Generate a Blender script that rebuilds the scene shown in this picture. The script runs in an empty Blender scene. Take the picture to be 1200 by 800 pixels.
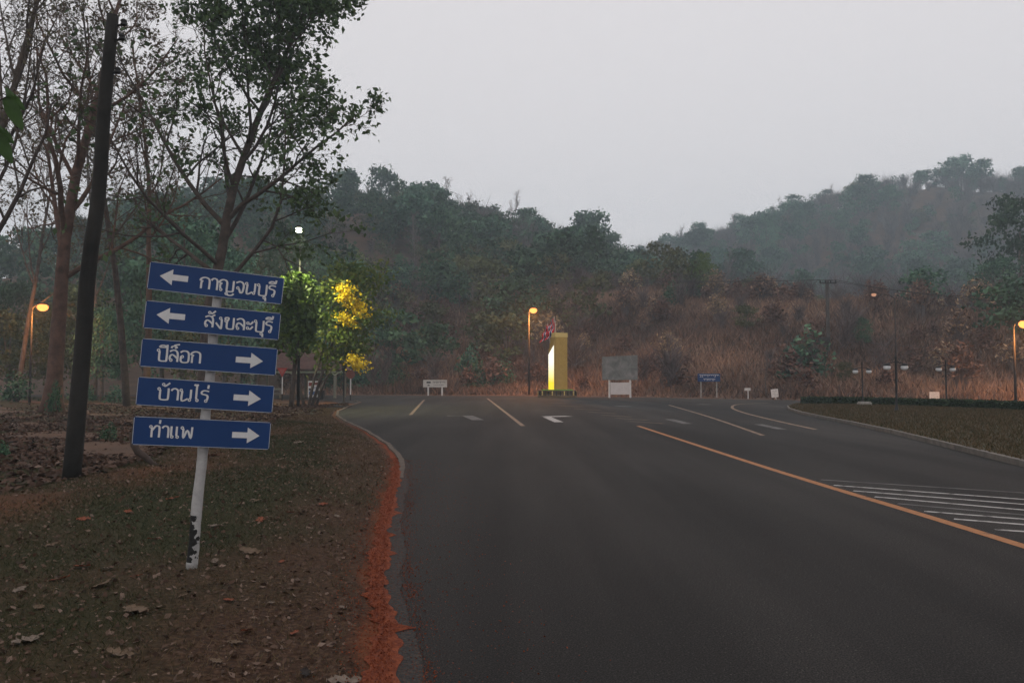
import bpy, math, random
import numpy as np
from mathutils import Vector, Matrix

S = bpy.context.scene
COL = S.collection
R = math.radians

# ------------------------------------------------------------------ camera
EYE = 1.6
FPX = 960.0                       # focal length in photograph pixels (1200 wide)
PITCH = math.atan(45 / FPX)
cam = bpy.data.cameras.new('camera')
cam.sensor_width = 36.0
cam.lens = 36.0 * FPX / 1200.0
cam.clip_start = 0.05
cam.clip_end = 4000
cam_o = bpy.data.objects.new('camera', cam)
cam_o.location = (0, 0, EYE)
cam_o.rotation_euler = (R(90) + PITCH, 0, 0)
COL.objects.link(cam_o)
S.camera = cam_o

# ------------------------------------------------------------------ dusk sky, soft sun, exposure
SUN_EL, SUN_AZ = 6.0, 200.0
world = bpy.data.worlds.new('World')
S.world = world
world.use_nodes = True
wn, wl = world.node_tree.nodes, world.node_tree.links
bgn = wn['Background']
sky = wn.new('ShaderNodeTexSky')
sky.sky_type = 'NISHITA'
sky.sun_disc = False
sky.sun_elevation = R(SUN_EL)
sky.sun_rotation = R(SUN_AZ)
sky.air_density = 1.0
sky.dust_density = 4.0
hsv = wn.new('ShaderNodeHueSaturation')
hsv.inputs['Saturation'].default_value = 0.25
wl.new(sky.outputs[0], hsv.inputs['Color'])
wmix = wn.new('ShaderNodeMix')
wmix.data_type = 'RGBA'
wmix.inputs[0].default_value = 0.86
wl.new(hsv.outputs[0], wmix.inputs[6])
wmix.inputs[7].default_value = (9.75, 9.25, 9.4, 1)      # even cloud and smoke veil
wl.new(wmix.outputs[2], bgn.inputs['Color'])
bgn.inputs['Strength'].default_value = 0.10

sun = bpy.data.lights.new('sun', 'SUN')
sun.energy = 0.2
sun.angle = R(60)
sun.color = (1.0, 0.93, 0.86)
sun_o = bpy.data.objects.new('sun', sun)
sun_o.location = (0, -30, 60)
sun_o.rotation_euler = (R(50), 0, R(-20))
COL.objects.link(sun_o)

S.view_settings.view_transform = 'Standard'
S.view_settings.look = 'None'
S.view_settings.exposure = 0.0
S.view_settings.gamma = 1.0
S.render.engine = 'CYCLES'
S.cycles.use_denoising = True
S.cycles.use_adaptive_sampling = True
S.cycles.adaptive_threshold = 0.02
S.cycles.max_bounces = 5
S.cycles.diffuse_bounces = 3
S.cycles.transparent_max_bounces = 12
S.cycles.volume_bounces = 1
S.cycles.caustics_reflective = False
S.cycles.caustics_refractive = False

# ------------------------------------------------------------------ helpers: coordinates
CP, SP = math.cos(PITCH), math.sin(PITCH)
def ray(px, py):
    u = (px - 600) / FPX; v = (400 - py) / FPX
    return (u, CP - v * SP, SP + v * CP)
def G(px, py, z=0.0):
    d = ray(px, py); t = (z - EYE) / d[2]
    return (d[0] * t, d[1] * t)
def P(px, py, D):
    d = ray(px, py); t = D / d[1]
    return Vector((d[0] * t, D, EYE + d[2] * t))

# ------------------------------------------------------------------ helpers: objects
def tag(o, label=None, cat=None, group=None, kind=None):
    if label: o['label'] = label
    if cat: o['category'] = cat
    if group: o['group'] = group
    if kind: o['kind'] = kind
    return o
def thing(name, label, cat, loc=(0, 0, 0), rot=(0, 0, 0), group=None):
    o = bpy.data.objects.new(name, None)
    o.empty_display_size = 0.2
    o.location = loc; o.rotation_euler = rot
    COL.objects.link(o)
    return tag(o, label, cat, group)
def obj(name, me, parent=None, loc=None, rot=None):
    o = bpy.data.objects.new(name, me)
    if parent is not None: o.parent = parent
    if loc is not None: o.location = loc
    if rot is not None: o.rotation_euler = rot
    COL.objects.link(o)
    return o

class MB:
    """collects shapes into one mesh"""
    def __init__(self): self.v = []; self.f = []; self.m = []
    def add(self, vs, fs, mi=0):
        b = len(self.v)
        self.v += [tuple(p) for p in vs]
        self.f += [tuple(b + i for i in f) for f in fs]
        self.m += [mi] * len(fs)
        return self
    def box(self, c, s, rz=0.0, mi=0, M=None):
        x, y, z = s[0] / 2, s[1] / 2, s[2] / 2
        vs = [Vector((a * x, b * y, d * z)) for d in (-1, 1) for b in (-1, 1) for a in (-1, 1)]
        rot = M if M is not None else Matrix.Rotation(rz, 3, 'Z')
        vs = [rot @ p + Vector(c) for p in vs]
        return self.add(vs, [(0, 2, 3, 1), (4, 5, 7, 6), (0, 1, 5, 4), (2, 6, 7, 3), (0, 4, 6, 2), (1, 3, 7, 5)], mi)
    def tube(self, pts, rad, n=8, mi=0, cap=True, squash=None):
        pts = [Vector(p) for p in pts]; k = len(pts)
        if not hasattr(rad, '__len__'): rad = [rad] * k
        vs = []
        prev = None
        for i, p in enumerate(pts):
            t = (pts[min(i + 1, k - 1)] - pts[max(i - 1, 0)])
            if t.length < 1e-9: t = Vector((0, 0, 1))
            t.normalize()
            if prev is None:
                a = Vector((1, 0, 0)) if abs(t.x) < 0.8 else Vector((0, 1, 0))
            else: a = prev
            a = (a - t * a.dot(t)).normalized(); b = t.cross(a); prev = a
            for j in range(n):
                th = 2 * math.pi * j / n
                vs.append(p + (a * math.cos(th) + b * math.sin(th)) * rad[i])
        fs = [(i * n + j, i * n + (j + 1) % n, (i + 1) * n + (j + 1) % n, (i + 1) * n + j) for i in range(k - 1) for j in range(n)]
        if cap:
            fs.append(tuple(reversed(range(n)))); fs.append(tuple((k - 1) * n + j for j in range(n)))
        return self.add(vs, fs, mi)
    def lathe(self, prof, c=(0, 0, 0), n=16, mi=0):
        vs = [(c[0] + r * math.cos(2 * math.pi * j / n), c[1] + r * math.sin(2 * math.pi * j / n), c[2] + z) for r, z in prof for j in range(n)]
        k = len(prof)
        fs = [(i * n + j, i * n + (j + 1) % n, (i + 1) * n + (j + 1) % n, (i + 1) * n + j) for i in range(k - 1) for j in range(n)]
        fs.append(tuple(reversed(range(n)))); fs.append(tuple((k - 1) * n + j for j in range(n)))
        return self.add(vs, fs, mi)
    def prism(self, poly, y0, y1, mi=0):
        """polygon in x,z extruded along y (y0 is the near side); poly counter-clockwise seen from -y"""
        n = len(poly)
        vs = [(x, y0, z) for x, z in poly] + [(x, y1, z) for x, z in poly]
        fs = [tuple(range(n)), tuple(reversed(range(n, 2 * n)))] + [(i, n + i, n + (i + 1) % n, (i + 1) % n) for i in range(n)]
        return self.add(vs, fs, mi)
    def mesh(self, name, mats, smooth=False):
        me = bpy.data.meshes.new(name)
        me.from_pydata(self.v, [], self.f)
        if not isinstance(mats, (list, tuple)): mats = [mats]
        for m in mats: me.materials.append(m)
        if len(mats) > 1: me.polygons.foreach_set('material_index', self.m)
        if smooth: me.polygons.foreach_set('use_smooth', [True] * len(self.f))
        me.update()
        return me
    def build(self, name, mats, parent=None, smooth=False, loc=None, rot=None):
        return obj(name, self.mesh(name, mats, smooth), parent, loc, rot)

def np_mesh(name, verts, faces, mat, v=None, smooth=False):
    """verts (N,3), faces (M,k) arrays -> mesh; v is a per-vertex shade value"""
    me = bpy.data.meshes.new(name)
    verts = np.ascontiguousarray(verts, dtype=np.float32); faces = np.ascontiguousarray(faces, dtype=np.int32)
    M, k = faces.shape
    me.vertices.add(len(verts)); me.vertices.foreach_set('co', verts.ravel())
    me.loops.add(M * k); me.loops.foreach_set('vertex_index', faces.ravel())
    me.polygons.add(M)
    me.polygons.foreach_set('loop_start', np.arange(0, M * k, k, dtype=np.int32))
    me.polygons.foreach_set('loop_total', np.full(M, k, dtype=np.int32))
    if smooth: me.polygons.foreach_set('use_smooth', np.ones(M, dtype=bool))
    me.materials.append(mat)
    if v is not None:
        a = me.attributes.new('v', 'FLOAT', 'POINT'); a.data.foreach_set('value', np.asarray(v, dtype=np.float32))
    me.update(calc_edges=True)
    return me

def leaf_arrays(c, size, rng, elong=1.7, normal=None, flat=0.0):
    """rhombic leaves at centres c (N,3); size (N,)"""
    N = len(c)
    d = rng.normal(size=(N, 3)); d /= np.linalg.norm(d, axis=1)[:, None] + 1e-9
    if flat: d[:, 2] *= (1 - flat); d /= np.linalg.norm(d, axis=1)[:, None] + 1e-9
    e = rng.normal(size=(N, 3))
    if flat: e[:, 2] *= (1 - flat)
    e -= d * (e * d).sum(1)[:, None]; e /= np.linalg.norm(e, axis=1)[:, None] + 1e-9
    L = d * (size * elong * 0.5)[:, None]; W = e * (size * 0.5)[:, None]
    up = np.cross(d, e) * (size * 0.15)[:, None]
    vs = np.stack([c - L, c + W - 0.15 * L + up, c + L, c - W - 0.15 * L + up], axis=1).reshape(-1, 3)
    fs = np.arange(4 * N).reshape(N, 4)
    return vs, fs
def blade_arrays(b, tip, w, rng):
    """thin triangles from b to tip"""
    N = len(b)
    d = tip - b
    s = np.cross(d, rng.normal(size=(N, 3))); s /= np.linalg.norm(s, axis=1)[:, None] + 1e-9
    s *= (w * 0.5)[:, None]
    vs = np.stack([b - s, b + s, tip], axis=1).reshape(-1, 3)
    return vs, np.arange(3 * N).reshape(N, 3)

# ------------------------------------------------------------------ helpers: materials
def mat(name, cols, scale=4.0, rough=0.8, bump=0.0, bscale=None, detail=6.0, attr=False, objrand=0.0,
        transl=0.0, metal=0.0, stops=None, spec=0.3, coords='Object', distort=0.0):
    m = bpy.data.materials.new(name); m.use_nodes = True
    n, l = m.node_tree.nodes, m.node_tree.links
    b = n['Principled BSDF']
    b.inputs['Roughness'].default_value = rough
    b.inputs['Metallic'].default_value = metal
    b.inputs['Specular IOR Level'].default_value = spec
    if not isinstance(cols[0], (tuple, list)): cols = [cols]
    tc = n.new('ShaderNodeTexCoord')
    ramp = n.new('ShaderNodeValToRGB')
    el = ramp.color_ramp.elements
    while len(el) < len(cols): el.new(0.5)
    k = len(cols)
    for i, c in enumerate(cols):
        el[i].position = stops[i] if stops else (0.3 + 0.4 * i / max(1, k - 1))
        el[i].color = (*c, 1)
    if attr:
        at = n.new('ShaderNodeAttribute'); at.attribute_name = 'v'
        src = at.outputs['Fac']
        if not stops:
            for i in range(k): el[i].position = i / max(1, k - 1)
    else:
        nz = n.new('ShaderNodeTexNoise'); nz.inputs['Scale'].default_value = scale; nz.inputs['Detail'].default_value = detail
        nz.inputs['Roughness'].default_value = 0.6; nz.inputs['Distortion'].default_value = distort
        l.new(tc.outputs[coords], nz.inputs['Vector'])
        src = nz.outputs['Fac']
    l.new(src, ramp.inputs['Fac'])
    colour = ramp.outputs['Color']
    if objrand:
        oi = n.new('ShaderNodeObjectInfo')
        hv = n.new('ShaderNodeHueSaturation')
        mr = n.new('ShaderNodeMapRange'); mr.inputs[3].default_value = 1 - objrand; mr.inputs[4].default_value = 1 + objrand
        l.new(oi.outputs['Random'], mr.inputs[0]); l.new(mr.outputs[0], hv.inputs['Value'])
        mh = n.new('ShaderNodeMapRange'); mh.inputs[3].default_value = 0.5 - objrand * 0.06; mh.inputs[4].default_value = 0.5 + objrand * 0.06
        l.new(oi.outputs['Random'], mh.inputs[0]); l.new(mh.outputs[0], hv.inputs['Hue'])
        l.new(colour, hv.inputs['Color']); colour = hv.outputs['Color']
    l.new(colour, b.inputs['Base Color'])
    if bump:
        n2 = n.new('ShaderNodeTexNoise'); n2.inputs['Scale'].default_value = bscale or scale * 6; n2.inputs['Detail'].default_value = 5
        l.new(tc.outputs[coords], n2.inputs['Vector'])
        bp = n.new('ShaderNodeBump'); bp.inputs['Strength'].default_value = bump; bp.inputs['Distance'].default_value = 0.02
        l.new(n2.outputs['Fac'], bp.inputs['Height']); l.new(bp.outputs['Normal'], b.inputs['Normal'])
    if transl:
        out = n['Material Output']
        tr = n.new('ShaderNodeBsdfTranslucent'); l.new(colour, tr.inputs['Color'])
        mx = n.new('ShaderNodeMixShader'); mx.inputs[0].default_value = transl
        l.new(b.outputs[0], mx.inputs[1]); l.new(tr.outputs[0], mx.inputs[2]); l.new(mx.outputs[0], out.inputs['Surface'])
    return m
def emit(name, col, strength):
    m = bpy.data.materials.new(name); m.use_nodes = True
    n, l = m.node_tree.nodes, m.node_tree.links
    n.remove(n['Principled BSDF'])
    e = n.new('ShaderNodeEmission'); e.inputs[0].default_value = (*col, 1); e.inputs[1].default_value = strength
    l.new(e.outputs[0], n['Material Output'].inputs['Surface'])
    return m

M = {}
M['bark'] = mat('bark', [(0.035, 0.026, 0.022), (0.10, 0.075, 0.06)], 3, 0.95, 0.6, 14, objrand=0.2)
M['bark_grey'] = mat('bark_grey', [(0.06, 0.05, 0.045), (0.17, 0.14, 0.12)], 3, 0.95, 0.6, 14, objrand=0.25)
M['bark_red'] = mat('bark_red', [(0.05, 0.030, 0.022), (0.15, 0.085, 0.06)], 2.2, 0.95, 0.6, 14, objrand=0.15)
M['pole_wood'] = mat('pole_wood', [(0.012, 0.012, 0.011), (0.032, 0.030, 0.027)], 2.0, 0.9, 0.5, 30)
M['leaf'] = mat('leaf', [(0.035, 0.065, 0.018), (0.06, 0.11, 0.035), (0.10, 0.16, 0.055)], attr=True, rough=0.6, transl=0.25, objrand=0.15)
M['leaf_teak'] = mat('leaf_teak', [(0.045, 0.085, 0.018), (0.08, 0.14, 0.028), (0.13, 0.19, 0.04)], attr=True, rough=0.6, transl=0.3)
M['leaf_dry'] = mat('leaf_dry', [(0.07, 0.075, 0.03), (0.10, 0.09, 0.045), (0.13, 0.08, 0.05)], attr=True, rough=0.7, transl=0.2)
M['leaf_cassia'] = mat('leaf_cassia', [(0.05, 0.09, 0.02), (0.10, 0.15, 0.03), (0.16, 0.17, 0.04)], attr=True, rough=0.6, transl=0.3)
M['flower'] = mat('flower', [(0.50, 0.33, 0.01), (0.75, 0.55, 0.02), (0.8, 0.66, 0.06)], attr=True, rough=0.6, transl=0.3)
M['hill_leaf'] = mat('hill_leaf', [(0.014, 0.042, 0.024), (0.048, 0.112, 0.062), (0.10, 0.19, 0.10)], attr=True, rough=0.8, objrand=0.45)
M['hill_olive'] = mat('hill_olive', [(0.04, 0.055, 0.02), (0.09, 0.105, 0.04), (0.16, 0.16, 0.07)], attr=True, rough=0.8, objrand=0.4)
M['hill_dry'] = mat('hill_dry', [(0.06, 0.040, 0.030), (0.19, 0.12, 0.080), (0.42, 0.28, 0.18)], attr=True, rough=0.9, objrand=0.4)
M['hill_twig'] = mat('hill_twig', [(0.07, 0.06, 0.06), (0.14, 0.115, 0.11), (0.21, 0.175, 0.165)], attr=True, rough=0.9, objrand=0.3)
M['white_paint'] = mat('white_paint', [(0.50, 0.49, 0.47), (0.72, 0.71, 0.69)], 6, 0.6, 0.15, 40)
M['grey_metal'] = mat('grey_metal', [(0.16, 0.16, 0.16), (0.26, 0.26, 0.26)], 5, 0.5, metal=0.5)
M['black_metal'] = mat('black_metal', [(0.010, 0.010, 0.011), (0.022, 0.022, 0.022)], 6, 0.5)
M['lamp_pole'] = mat('lamp_pole', [(0.03, 0.026, 0.025), (0.05, 0.044, 0.042)], 3, 0.8)
M['concrete'] = mat('concrete', [(0.22, 0.21, 0.19), (0.36, 0.34, 0.31)], 5, 0.9, 0.3, 40)
M['glass_globe'] = mat('glass_globe', [(0.6, 0.6, 0.6), (0.7, 0.7, 0.72)], 3, 0.3)
M['sodium'] = emit('sodium', (1.0, 0.30, 0.07), 3.0)
M['sodium_dim'] = emit('sodium_dim', (1.0, 0.50, 0.30), 0.6)
M['led'] = emit('led', (0.95, 1.0, 0.72), 40)

rs = random.Random(11)

# ------------------------------------------------------------------ terrain
FAR = [(-700, 150), (-300, 112), (-60, 90), (-20, 84.5), (3, 81), (12, 74), (22, 63.5), (33, 56), (60, 47), (300, 10), (700, -60)]
FX = np.array([p[0] for p in FAR], float); FY = np.array([p[1] for p in FAR], float)
def sstep(a, b, x):
    t = np.clip((x - a) / (b - a), 0, 1); return t * t * (3 - 2 * t)
def wob(x, y, s, seed=0.0):
    return (np.sin(x * s + seed) * np.cos(y * s * 1.13 + seed * 2.1) + 0.5 * np.sin(x * s * 2.3 + y * s * 1.7 + seed * 3.3) + 0.25 * np.sin(x * s * 4.7 - y * s * 5.1 + seed)) / 1.75
def H(x, y):
    x = np.asarray(x, float); y = np.asarray(y, float)
    s = y - np.interp(x, FX, FY)
    foot = 10.0 * sstep(3, 52, s) * (0.85 + 0.25 * wob(x, y, 0.035, 1.0))
    rise = sstep(2, 70, s)
    h1 = 37 * np.exp(-(np.abs(x + 48) / np.where(x > -48, 86, 110)) ** 2 - ((y - 235) / 80) ** 2)
    h2 = 90 * np.exp(-((x - 240) / 230) ** 2 - ((y - 430) / 130) ** 2)
    h = foot + rise * (h1 + h2 + 3.0 * wob(x, y, 0.05, 4.0) * sstep(20, 60, s))
    lip = -0.06 + 0.12 * sstep(-0.8, 0.8, s)
    return lip + np.maximum(h, 0)
def Hz(x, y): return float(H(x, y))

gx = np.concatenate([np.arange(-640, -160, 12), np.arange(-160, 240, 4), np.arange(240, 661, 12)]).astype(float)
gy = np.concatenate([np.arange(-200, 30, 10), np.arange(30, 130, 1.6), np.arange(130, 720, 7)]).astype(float)
X, Y = np.meshgrid(gx, gy)
Z = H(X, Y)
nx, ny = len(gx), len(gy)
vs = np.stack([X, Y, Z], -1).reshape(-1, 3)
ii = (np.arange(ny - 1)[:, None] * nx + np.arange(nx - 1)[None, :]).ravel()
fs = np.stack([ii, ii + 1, ii + nx + 1, ii + nx], 1)
m_ground = mat('ground_soil', [(0.05, 0.028, 0.018), (0.08, 0.044, 0.026), (0.12, 0.062, 0.035)], 0.25, 0.95, 0.5, 3, detail=10)
tag(obj('ground', np_mesh('ground', vs, fs, m_ground, smooth=True)), kind='structure')

# ------------------------------------------------------------------ road
def asphalt():
    m = bpy.data.materials.new('asphalt'); m.use_nodes = True
    n, l = m.node_tree.nodes, m.node_tree.links
    b = n['Principled BSDF']; b.inputs['Roughness'].default_value = 0.85; b.inputs['Specular IOR Level'].default_value = 0.18
    tc = n.new('ShaderNodeTexCoord')
    def noise(s, d, sc=(1, 1, 1)):
        mp = n.new('ShaderNodeMapping'); mp.inputs['Scale'].default_value = sc
        l.new(tc.outputs['Object'], mp.inputs[0])
        z = n.new('ShaderNodeTexNoise'); z.inputs['Scale'].default_value = s; z.inputs['Detail'].default_value = d
        l.new(mp.outputs[0], z.inputs['Vector']); return z.outputs['Fac']
    def ramp(f, c0, c1, p0, p1):
        r = n.new('ShaderNodeValToRGB'); e = r.color_ramp.elements
        e[0].position = p0; e[1].position = p1; e[0].color = (*c0, 1); e[1].color = (*c1, 1); l.new(f, r.inputs[0]); return r.outputs[0]
    def mix(f, a, c, t='MIX'):
        x = n.new('ShaderNodeMix'); x.data_type = 'RGBA'; x.blend_type = t
        if hasattr(f, 'default_value'): l.new(f, x.inputs[0])
        else: x.inputs[0].default_value = f
        l.new(a, x.inputs[6]); l.new(c, x.inputs[7]); return x.outputs[2]
    big = ramp(noise(0.22, 5, (1, 0.3, 1)), (0.0165, 0.0158, 0.0158), (0.032, 0.0305, 0.0300), 0.36, 0.64)
    grain = ramp(noise(95, 3), (0.3, 0.3, 0.3), (1.8, 1.72, 1.62), 0.40, 0.60)
    c = mix(1.0, big, grain, 'MULTIPLY')
    pale = ramp(noise(60, 2), (0, 0, 0), (0.09, 0.084, 0.076), 0.62, 0.70)
    c = mix(0.6, c, pale, 'ADD')
    # tyre-polished lanes and old patches
    track = ramp(noise(0.9, 3, (1, 0.06, 1)), (0.72, 0.72, 0.72), (1.2, 1.18, 1.16), 0.38, 0.62)
    c = mix(1.0, c, track, 'MULTIPLY')
    l.new(c, b.inputs['Base Color'])
    bp = n.new('ShaderNodeBump'); bp.inputs['Strength'].default_value = 0.7; bp.inputs['Distance'].default_value = 0.008
    l.new(noise(120, 2), bp.inputs['Height']); l.new(bp.outputs[0], b.inputs['Normal'])
    return m
rd = MB()
ring = [(0.4, -60), (200, -60), (200, 26), (60, 48), (33, 57), (22, 64.5), (12, 75), (3, 82), (-20, 85.5), (-60, 91), (-150, 101), (-150, 78.5), (-61.5, 77), (-34.5, 75), (-22.5, 71), (-17, 67), (-13.5, 62), (-12, 57), (-11, 49), (-9.9, 40.5), (-8.8, 35), (-5.7, 25), (-4.1, 19.5), (-3.2, 15.5), (-2.8, 13), (-2.2, 8.5), (-1.7, 5.5), (-1.0, 0), (-0.3, -12)]
rd.add([(x, y, 0) for x, y in ring], [tuple(range(len(ring)))])
road = tag(rd.build('road', asphalt()), kind='structure')

m_yel = mat('yellow_marking', [(0.09, 0.06, 0.045), (0.34, 0.145, 0.055), (0.42, 0.185, 0.075)], 9, 0.75, 0.3, 80, stops=[0.30, 0.42, 0.7], detail=9)
m_yelw = mat('worn_yellow_marking', [(0.06, 0.055, 0.05), (0.22, 0.12, 0.05)], 5, 0.8, 0.3, 80, stops=[0.42, 0.66], detail=9)
m_wht = mat('white_marking', [(0.09, 0.085, 0.08), (0.38, 0.36, 0.34), (0.5, 0.48, 0.46)], 8, 0.75, 0.3, 80, stops=[0.34, 0.46, 0.7], detail=9)
m_whtw = mat('worn_white_marking', [(0.06, 0.057, 0.055), (0.19, 0.18, 0.172)], 3, 0.8, 0.3, 80, stops=[0.36, 0.7], detail=9)
m_wtan = mat('tan_marking', [(0.08, 0.07, 0.06), (0.30, 0.20, 0.13)], 4, 0.8, 0.3, 80, stops=[0.3, 0.6], detail=9)
MZ = 0.004
def marking(pts, w, m, name='lane_marking', z=MZ):
    """painted strip through ground points"""
    pts = [Vector((p[0], p[1], 0)) for p in pts]
    b = MB(); vs = []
    for i, p in enumerate(pts):
        t = (pts[min(i + 1, len(pts) - 1)] - pts[max(i - 1, 0)]).normalized(); nrm = Vector((-t.y, t.x, 0))
        vs += [p + nrm * w / 2 + Vector((0, 0, z)), p - nrm * w / 2 + Vector((0, 0, z))]
    b.add(vs, [(2 * i, 2 * i + 1, 2 * i + 3, 2 * i + 2) for i in range(len(pts) - 1)])
    return b.build(name, m, road)
def curve_px(px):
    g = [G(*p) for p in px]; out = []
    for i in range(len(g) - 1):
        p0, p1, p2, p3 = g[max(i - 1, 0)], g[i], g[i + 1], g[min(i + 2, len(g) - 1)]
        for k in range(6):
            t = k / 6
            out.append(tuple(0.5 * (2 * p1[a] + (p2[a] - p0[a]) * t + (2 * p0[a] - 5 * p1[a] + 4 * p2[a] - p3[a]) * t * t + (3 * p1[a] - p0[a] - 3 * p2[a] + p3[a]) * t ** 3) for a in (0, 1)))
    out.append(g[-1]); return out
marking(curve_px([(748, 499), (800, 516), (880, 542), (960, 567), (1080, 603), (1200, 640), (1420, 708)]), 0.145, m_yel, 'centre_line')
marking([G(571, 466.5), G(613, 499)], 0.16, m_wtan)
marking([G(497, 468.5), G(481, 486)], 0.16, m_wtan)
marking(curve_px([(784, 474.5), (830, 488), (894, 510)]), 0.14, m_wtan)
marking(curve_px([(900, 472.0), (866, 473.5), (858, 477.5), (872, 483.5), (910, 493), (956, 503)]), 0.16, m_wtan)
# worn chevron bars before the yellow line
for i in range(7):
    a = i / 6
    x0 = 640 + a * 98; y0 = 471.5 + a * 22
    marking([G(x0, y0), G(x0 + 26 + a * 14, y0 + 1.2 + a * 1.5)], 0.22, m_yelw, 'worn_bar')
# hatching on the right
for (xa, ya, xb, yb) in [(962, 562, 1240, 580), (977, 568.5, 1240, 588), (1000, 575, 1240, 594), (1025, 582, 1240, 601), (1052, 590, 1240, 607), (1083, 599, 1260, 613), (1118, 608, 1280, 621), (1166, 620.5, 1300, 629)]:
    marking([G(xa, ya), G(xb, yb)], 0.085, m_whtw if ya < 566 or 586 < ya < 592 else m_wht, 'hatch_bar')
def arrow(pts, m):
    b = MB(); b.add([(x, y, MZ) for x, y in [G(*p) for p in pts]], [tuple(range(len(pts)))])
    # keep the face up
    o = b.build('road_arrow', m, road)
    return o
marking([G(655, 494.5), G(641, 488.5)], 0.35, m_wht, 'road_arrow')
marking([G(638, 488.2), G(667, 487.6)], 0.75, m_wht, 'road_arrow', z=0.008)
marking([G(524, 487), G(548, 487), G(560, 492)], 0.5, m_whtw, 'road_arrow')
marking([G(784, 491), G(806, 496.5)], 0.35, m_whtw, 'road_arrow')
marking([G(889, 497), G(917, 503)], 0.32, m_whtw, 'road_arrow')
marking([G(818, 473.6), G(832, 473.9)], 0.8, m_whtw, 'road_arrow')
marking([G(724, 475.6), G(738, 476.2)], 0.7, m_whtw, 'road_arrow')

# ------------------------------------------------------------------ left verge
EDGE = [(-12, 0.75), (0, 0.05), (4.3, -0.60), (6.0, -0.92), (8.8, -1.33), (13.4, -1.84), (16.2, -2.2), (20, -3.05), (25.6, -4.6), (31, -6.3), (36, -7.7), (41, -8.7), (50, -9.9), (58, -10.7), (63, -12.2), (68, -15.5), (72, -21), (76, -33), (78, -60), (80, -150)]
EY = np.array([e[0] for e in EDGE], float); EX = np.array([e[1] for e in EDGE], float)
def edge(y):
    return np.interp(y, EY, EX) + 0.014 * np.sin(np.asarray(y) * 2.6) + 0.006 * np.sin(np.asarray(y) * 9.7 + 1)
def litter_line(y): return -5.6 - 0.085 * np.asarray(y) + 0.4 * np.sin(np.asarray(y) * 0.55)
def VZ(x, y):
    x = np.asarray(x, float); y = np.asarray(y, float)
    d = edge(y) - x
    z = 0.012 + 0.10 * sstep(0, 1.6, d) + 0.035 * wob(x, y, 0.9, 2.0) * sstep(0.3, 2, d) + 0.012 * wob(x, y, 4.3, 5.0) * sstep(0.1, 0.6, d)
    wood = sstep(0.0, 1.2, litter_line(y) - x)
    z = z - 0.16 * wood + 0.12 * wood * wob(x, y, 0.6, 7.0)
    return z
def GREEN(x, y):
    d = edge(y) - x; dl = x - litter_line(y)
    g = 0.85 + 0.5 * wob(x, y, 0.5, 9.0) + 0.3 * wob(x, y, 1.7, 3.0)
    g = g - 0.75 * (1 - sstep(0.5, 2.0, d)) - 0.5 * np.exp(-((dl - 0.5) / 0.9) ** 2) - 0.4 * sstep(26, 45, y)
    w_ = sstep(0.0, 1.5, -dl)
    return np.clip(g * (1 - w_) + w_ * (0.85 + 0.2 * wob(x, y, 0.8, 1.0)), 0, 1)
ys = np.concatenate([np.arange(-6, 0, 0.5), np.arange(0, 14, 0.09), np.arange(14, 34, 0.25), np.arange(34, 79.5, 0.6)])
ts = np.concatenate([np.linspace(0, 1.2, 22), np.linspace(1.28, 9, 70), np.linspace(9.4, 30, 40), np.linspace(32, 110, 30)])
TY = np.repeat(ys[:, None], len(ts), 1); TX = edge(TY) - ts[None, :]
TZ = VZ(TX, TY)
vs = np.stack([TX, TY, TZ], -1).reshape(-1, 3)
k = len(ts)
ii = (np.arange(len(ys) - 1)[:, None] * k + np.arange(k - 1)[None, :]).ravel()
fs = np.stack([ii, ii + k, ii + k + 1, ii + 1], 1)
def verge_material():
    m = bpy.data.materials.new('verge'); m.use_nodes = True
    n, l = m.node_tree.nodes, m.node_tree.links
    b = n['Principled BSDF']; b.inputs['Roughness'].default_value = 0.95; b.inputs['Specular IOR Level'].default_value = 0.15
    tc = n.new('ShaderNodeTexCoord')
    def noise(s, d=6):
        z = n.new('ShaderNodeTexNoise'); z.inputs['Scale'].default_value = s; z.inputs['Detail'].default_value = d
        l.new(tc.outputs['Object'], z.inputs['Vector']); return z.outputs['Fac']
    def ramp(f, cs):
        r = n.new('ShaderNodeValToRGB'); e = r.color_ramp.elements
        while len(e) < len(cs): e.new(0.5)
        for i, (p, c) in enumerate(cs): e[i].position = p; e[i].color = (*c, 1)
        l.new(f, r.inputs[0]); return r.outputs[0]
    def mix(f, a, c):
        x = n.new('ShaderNodeMix'); x.data_type = 'RGBA'
        l.new(f, x.inputs[0]); l.new(a, x.inputs[6]); l.new(c, x.inputs[7]); return x.outputs[2]
    at = n.new('ShaderNodeAttribute'); at.attribute_name = 'v'
    soil = ramp(noise(26), [(0.3, (0.028, 0.016, 0.010)), (0.5, (0.052, 0.028, 0.017)), (0.72, (0.105, 0.06, 0.037))])
    grass = ramp(noise(34), [(0.3, (0.018, 0.021, 0.008)), (0.55, (0.034, 0.034, 0.013)), (0.75, (0.07, 0.054, 0.027))])
    ag = n.new('ShaderNodeAttribute'); ag.attribute_name = 'green'; g = ag.outputs['Fac']
    c = mix(g, soil, grass)
    red = ramp(noise(14), [(0.3, (0.13, 0.040, 0.017)), (0.7, (0.22, 0.075, 0.033))])
    c = mix(at.outputs['Fac'], c, red)
    l.new(c, b.inputs['Base Color'])
    bp = n.new('ShaderNodeBump'); bp.inputs['Strength'].default_value = 0.8; bp.inputs['Distance'].default_value = 0.02
    l.new(noise(55), bp.inputs['Height']); l.new(bp.outputs[0], b.inputs['Normal'])
    return m
m_verge = verge_material()
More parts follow.
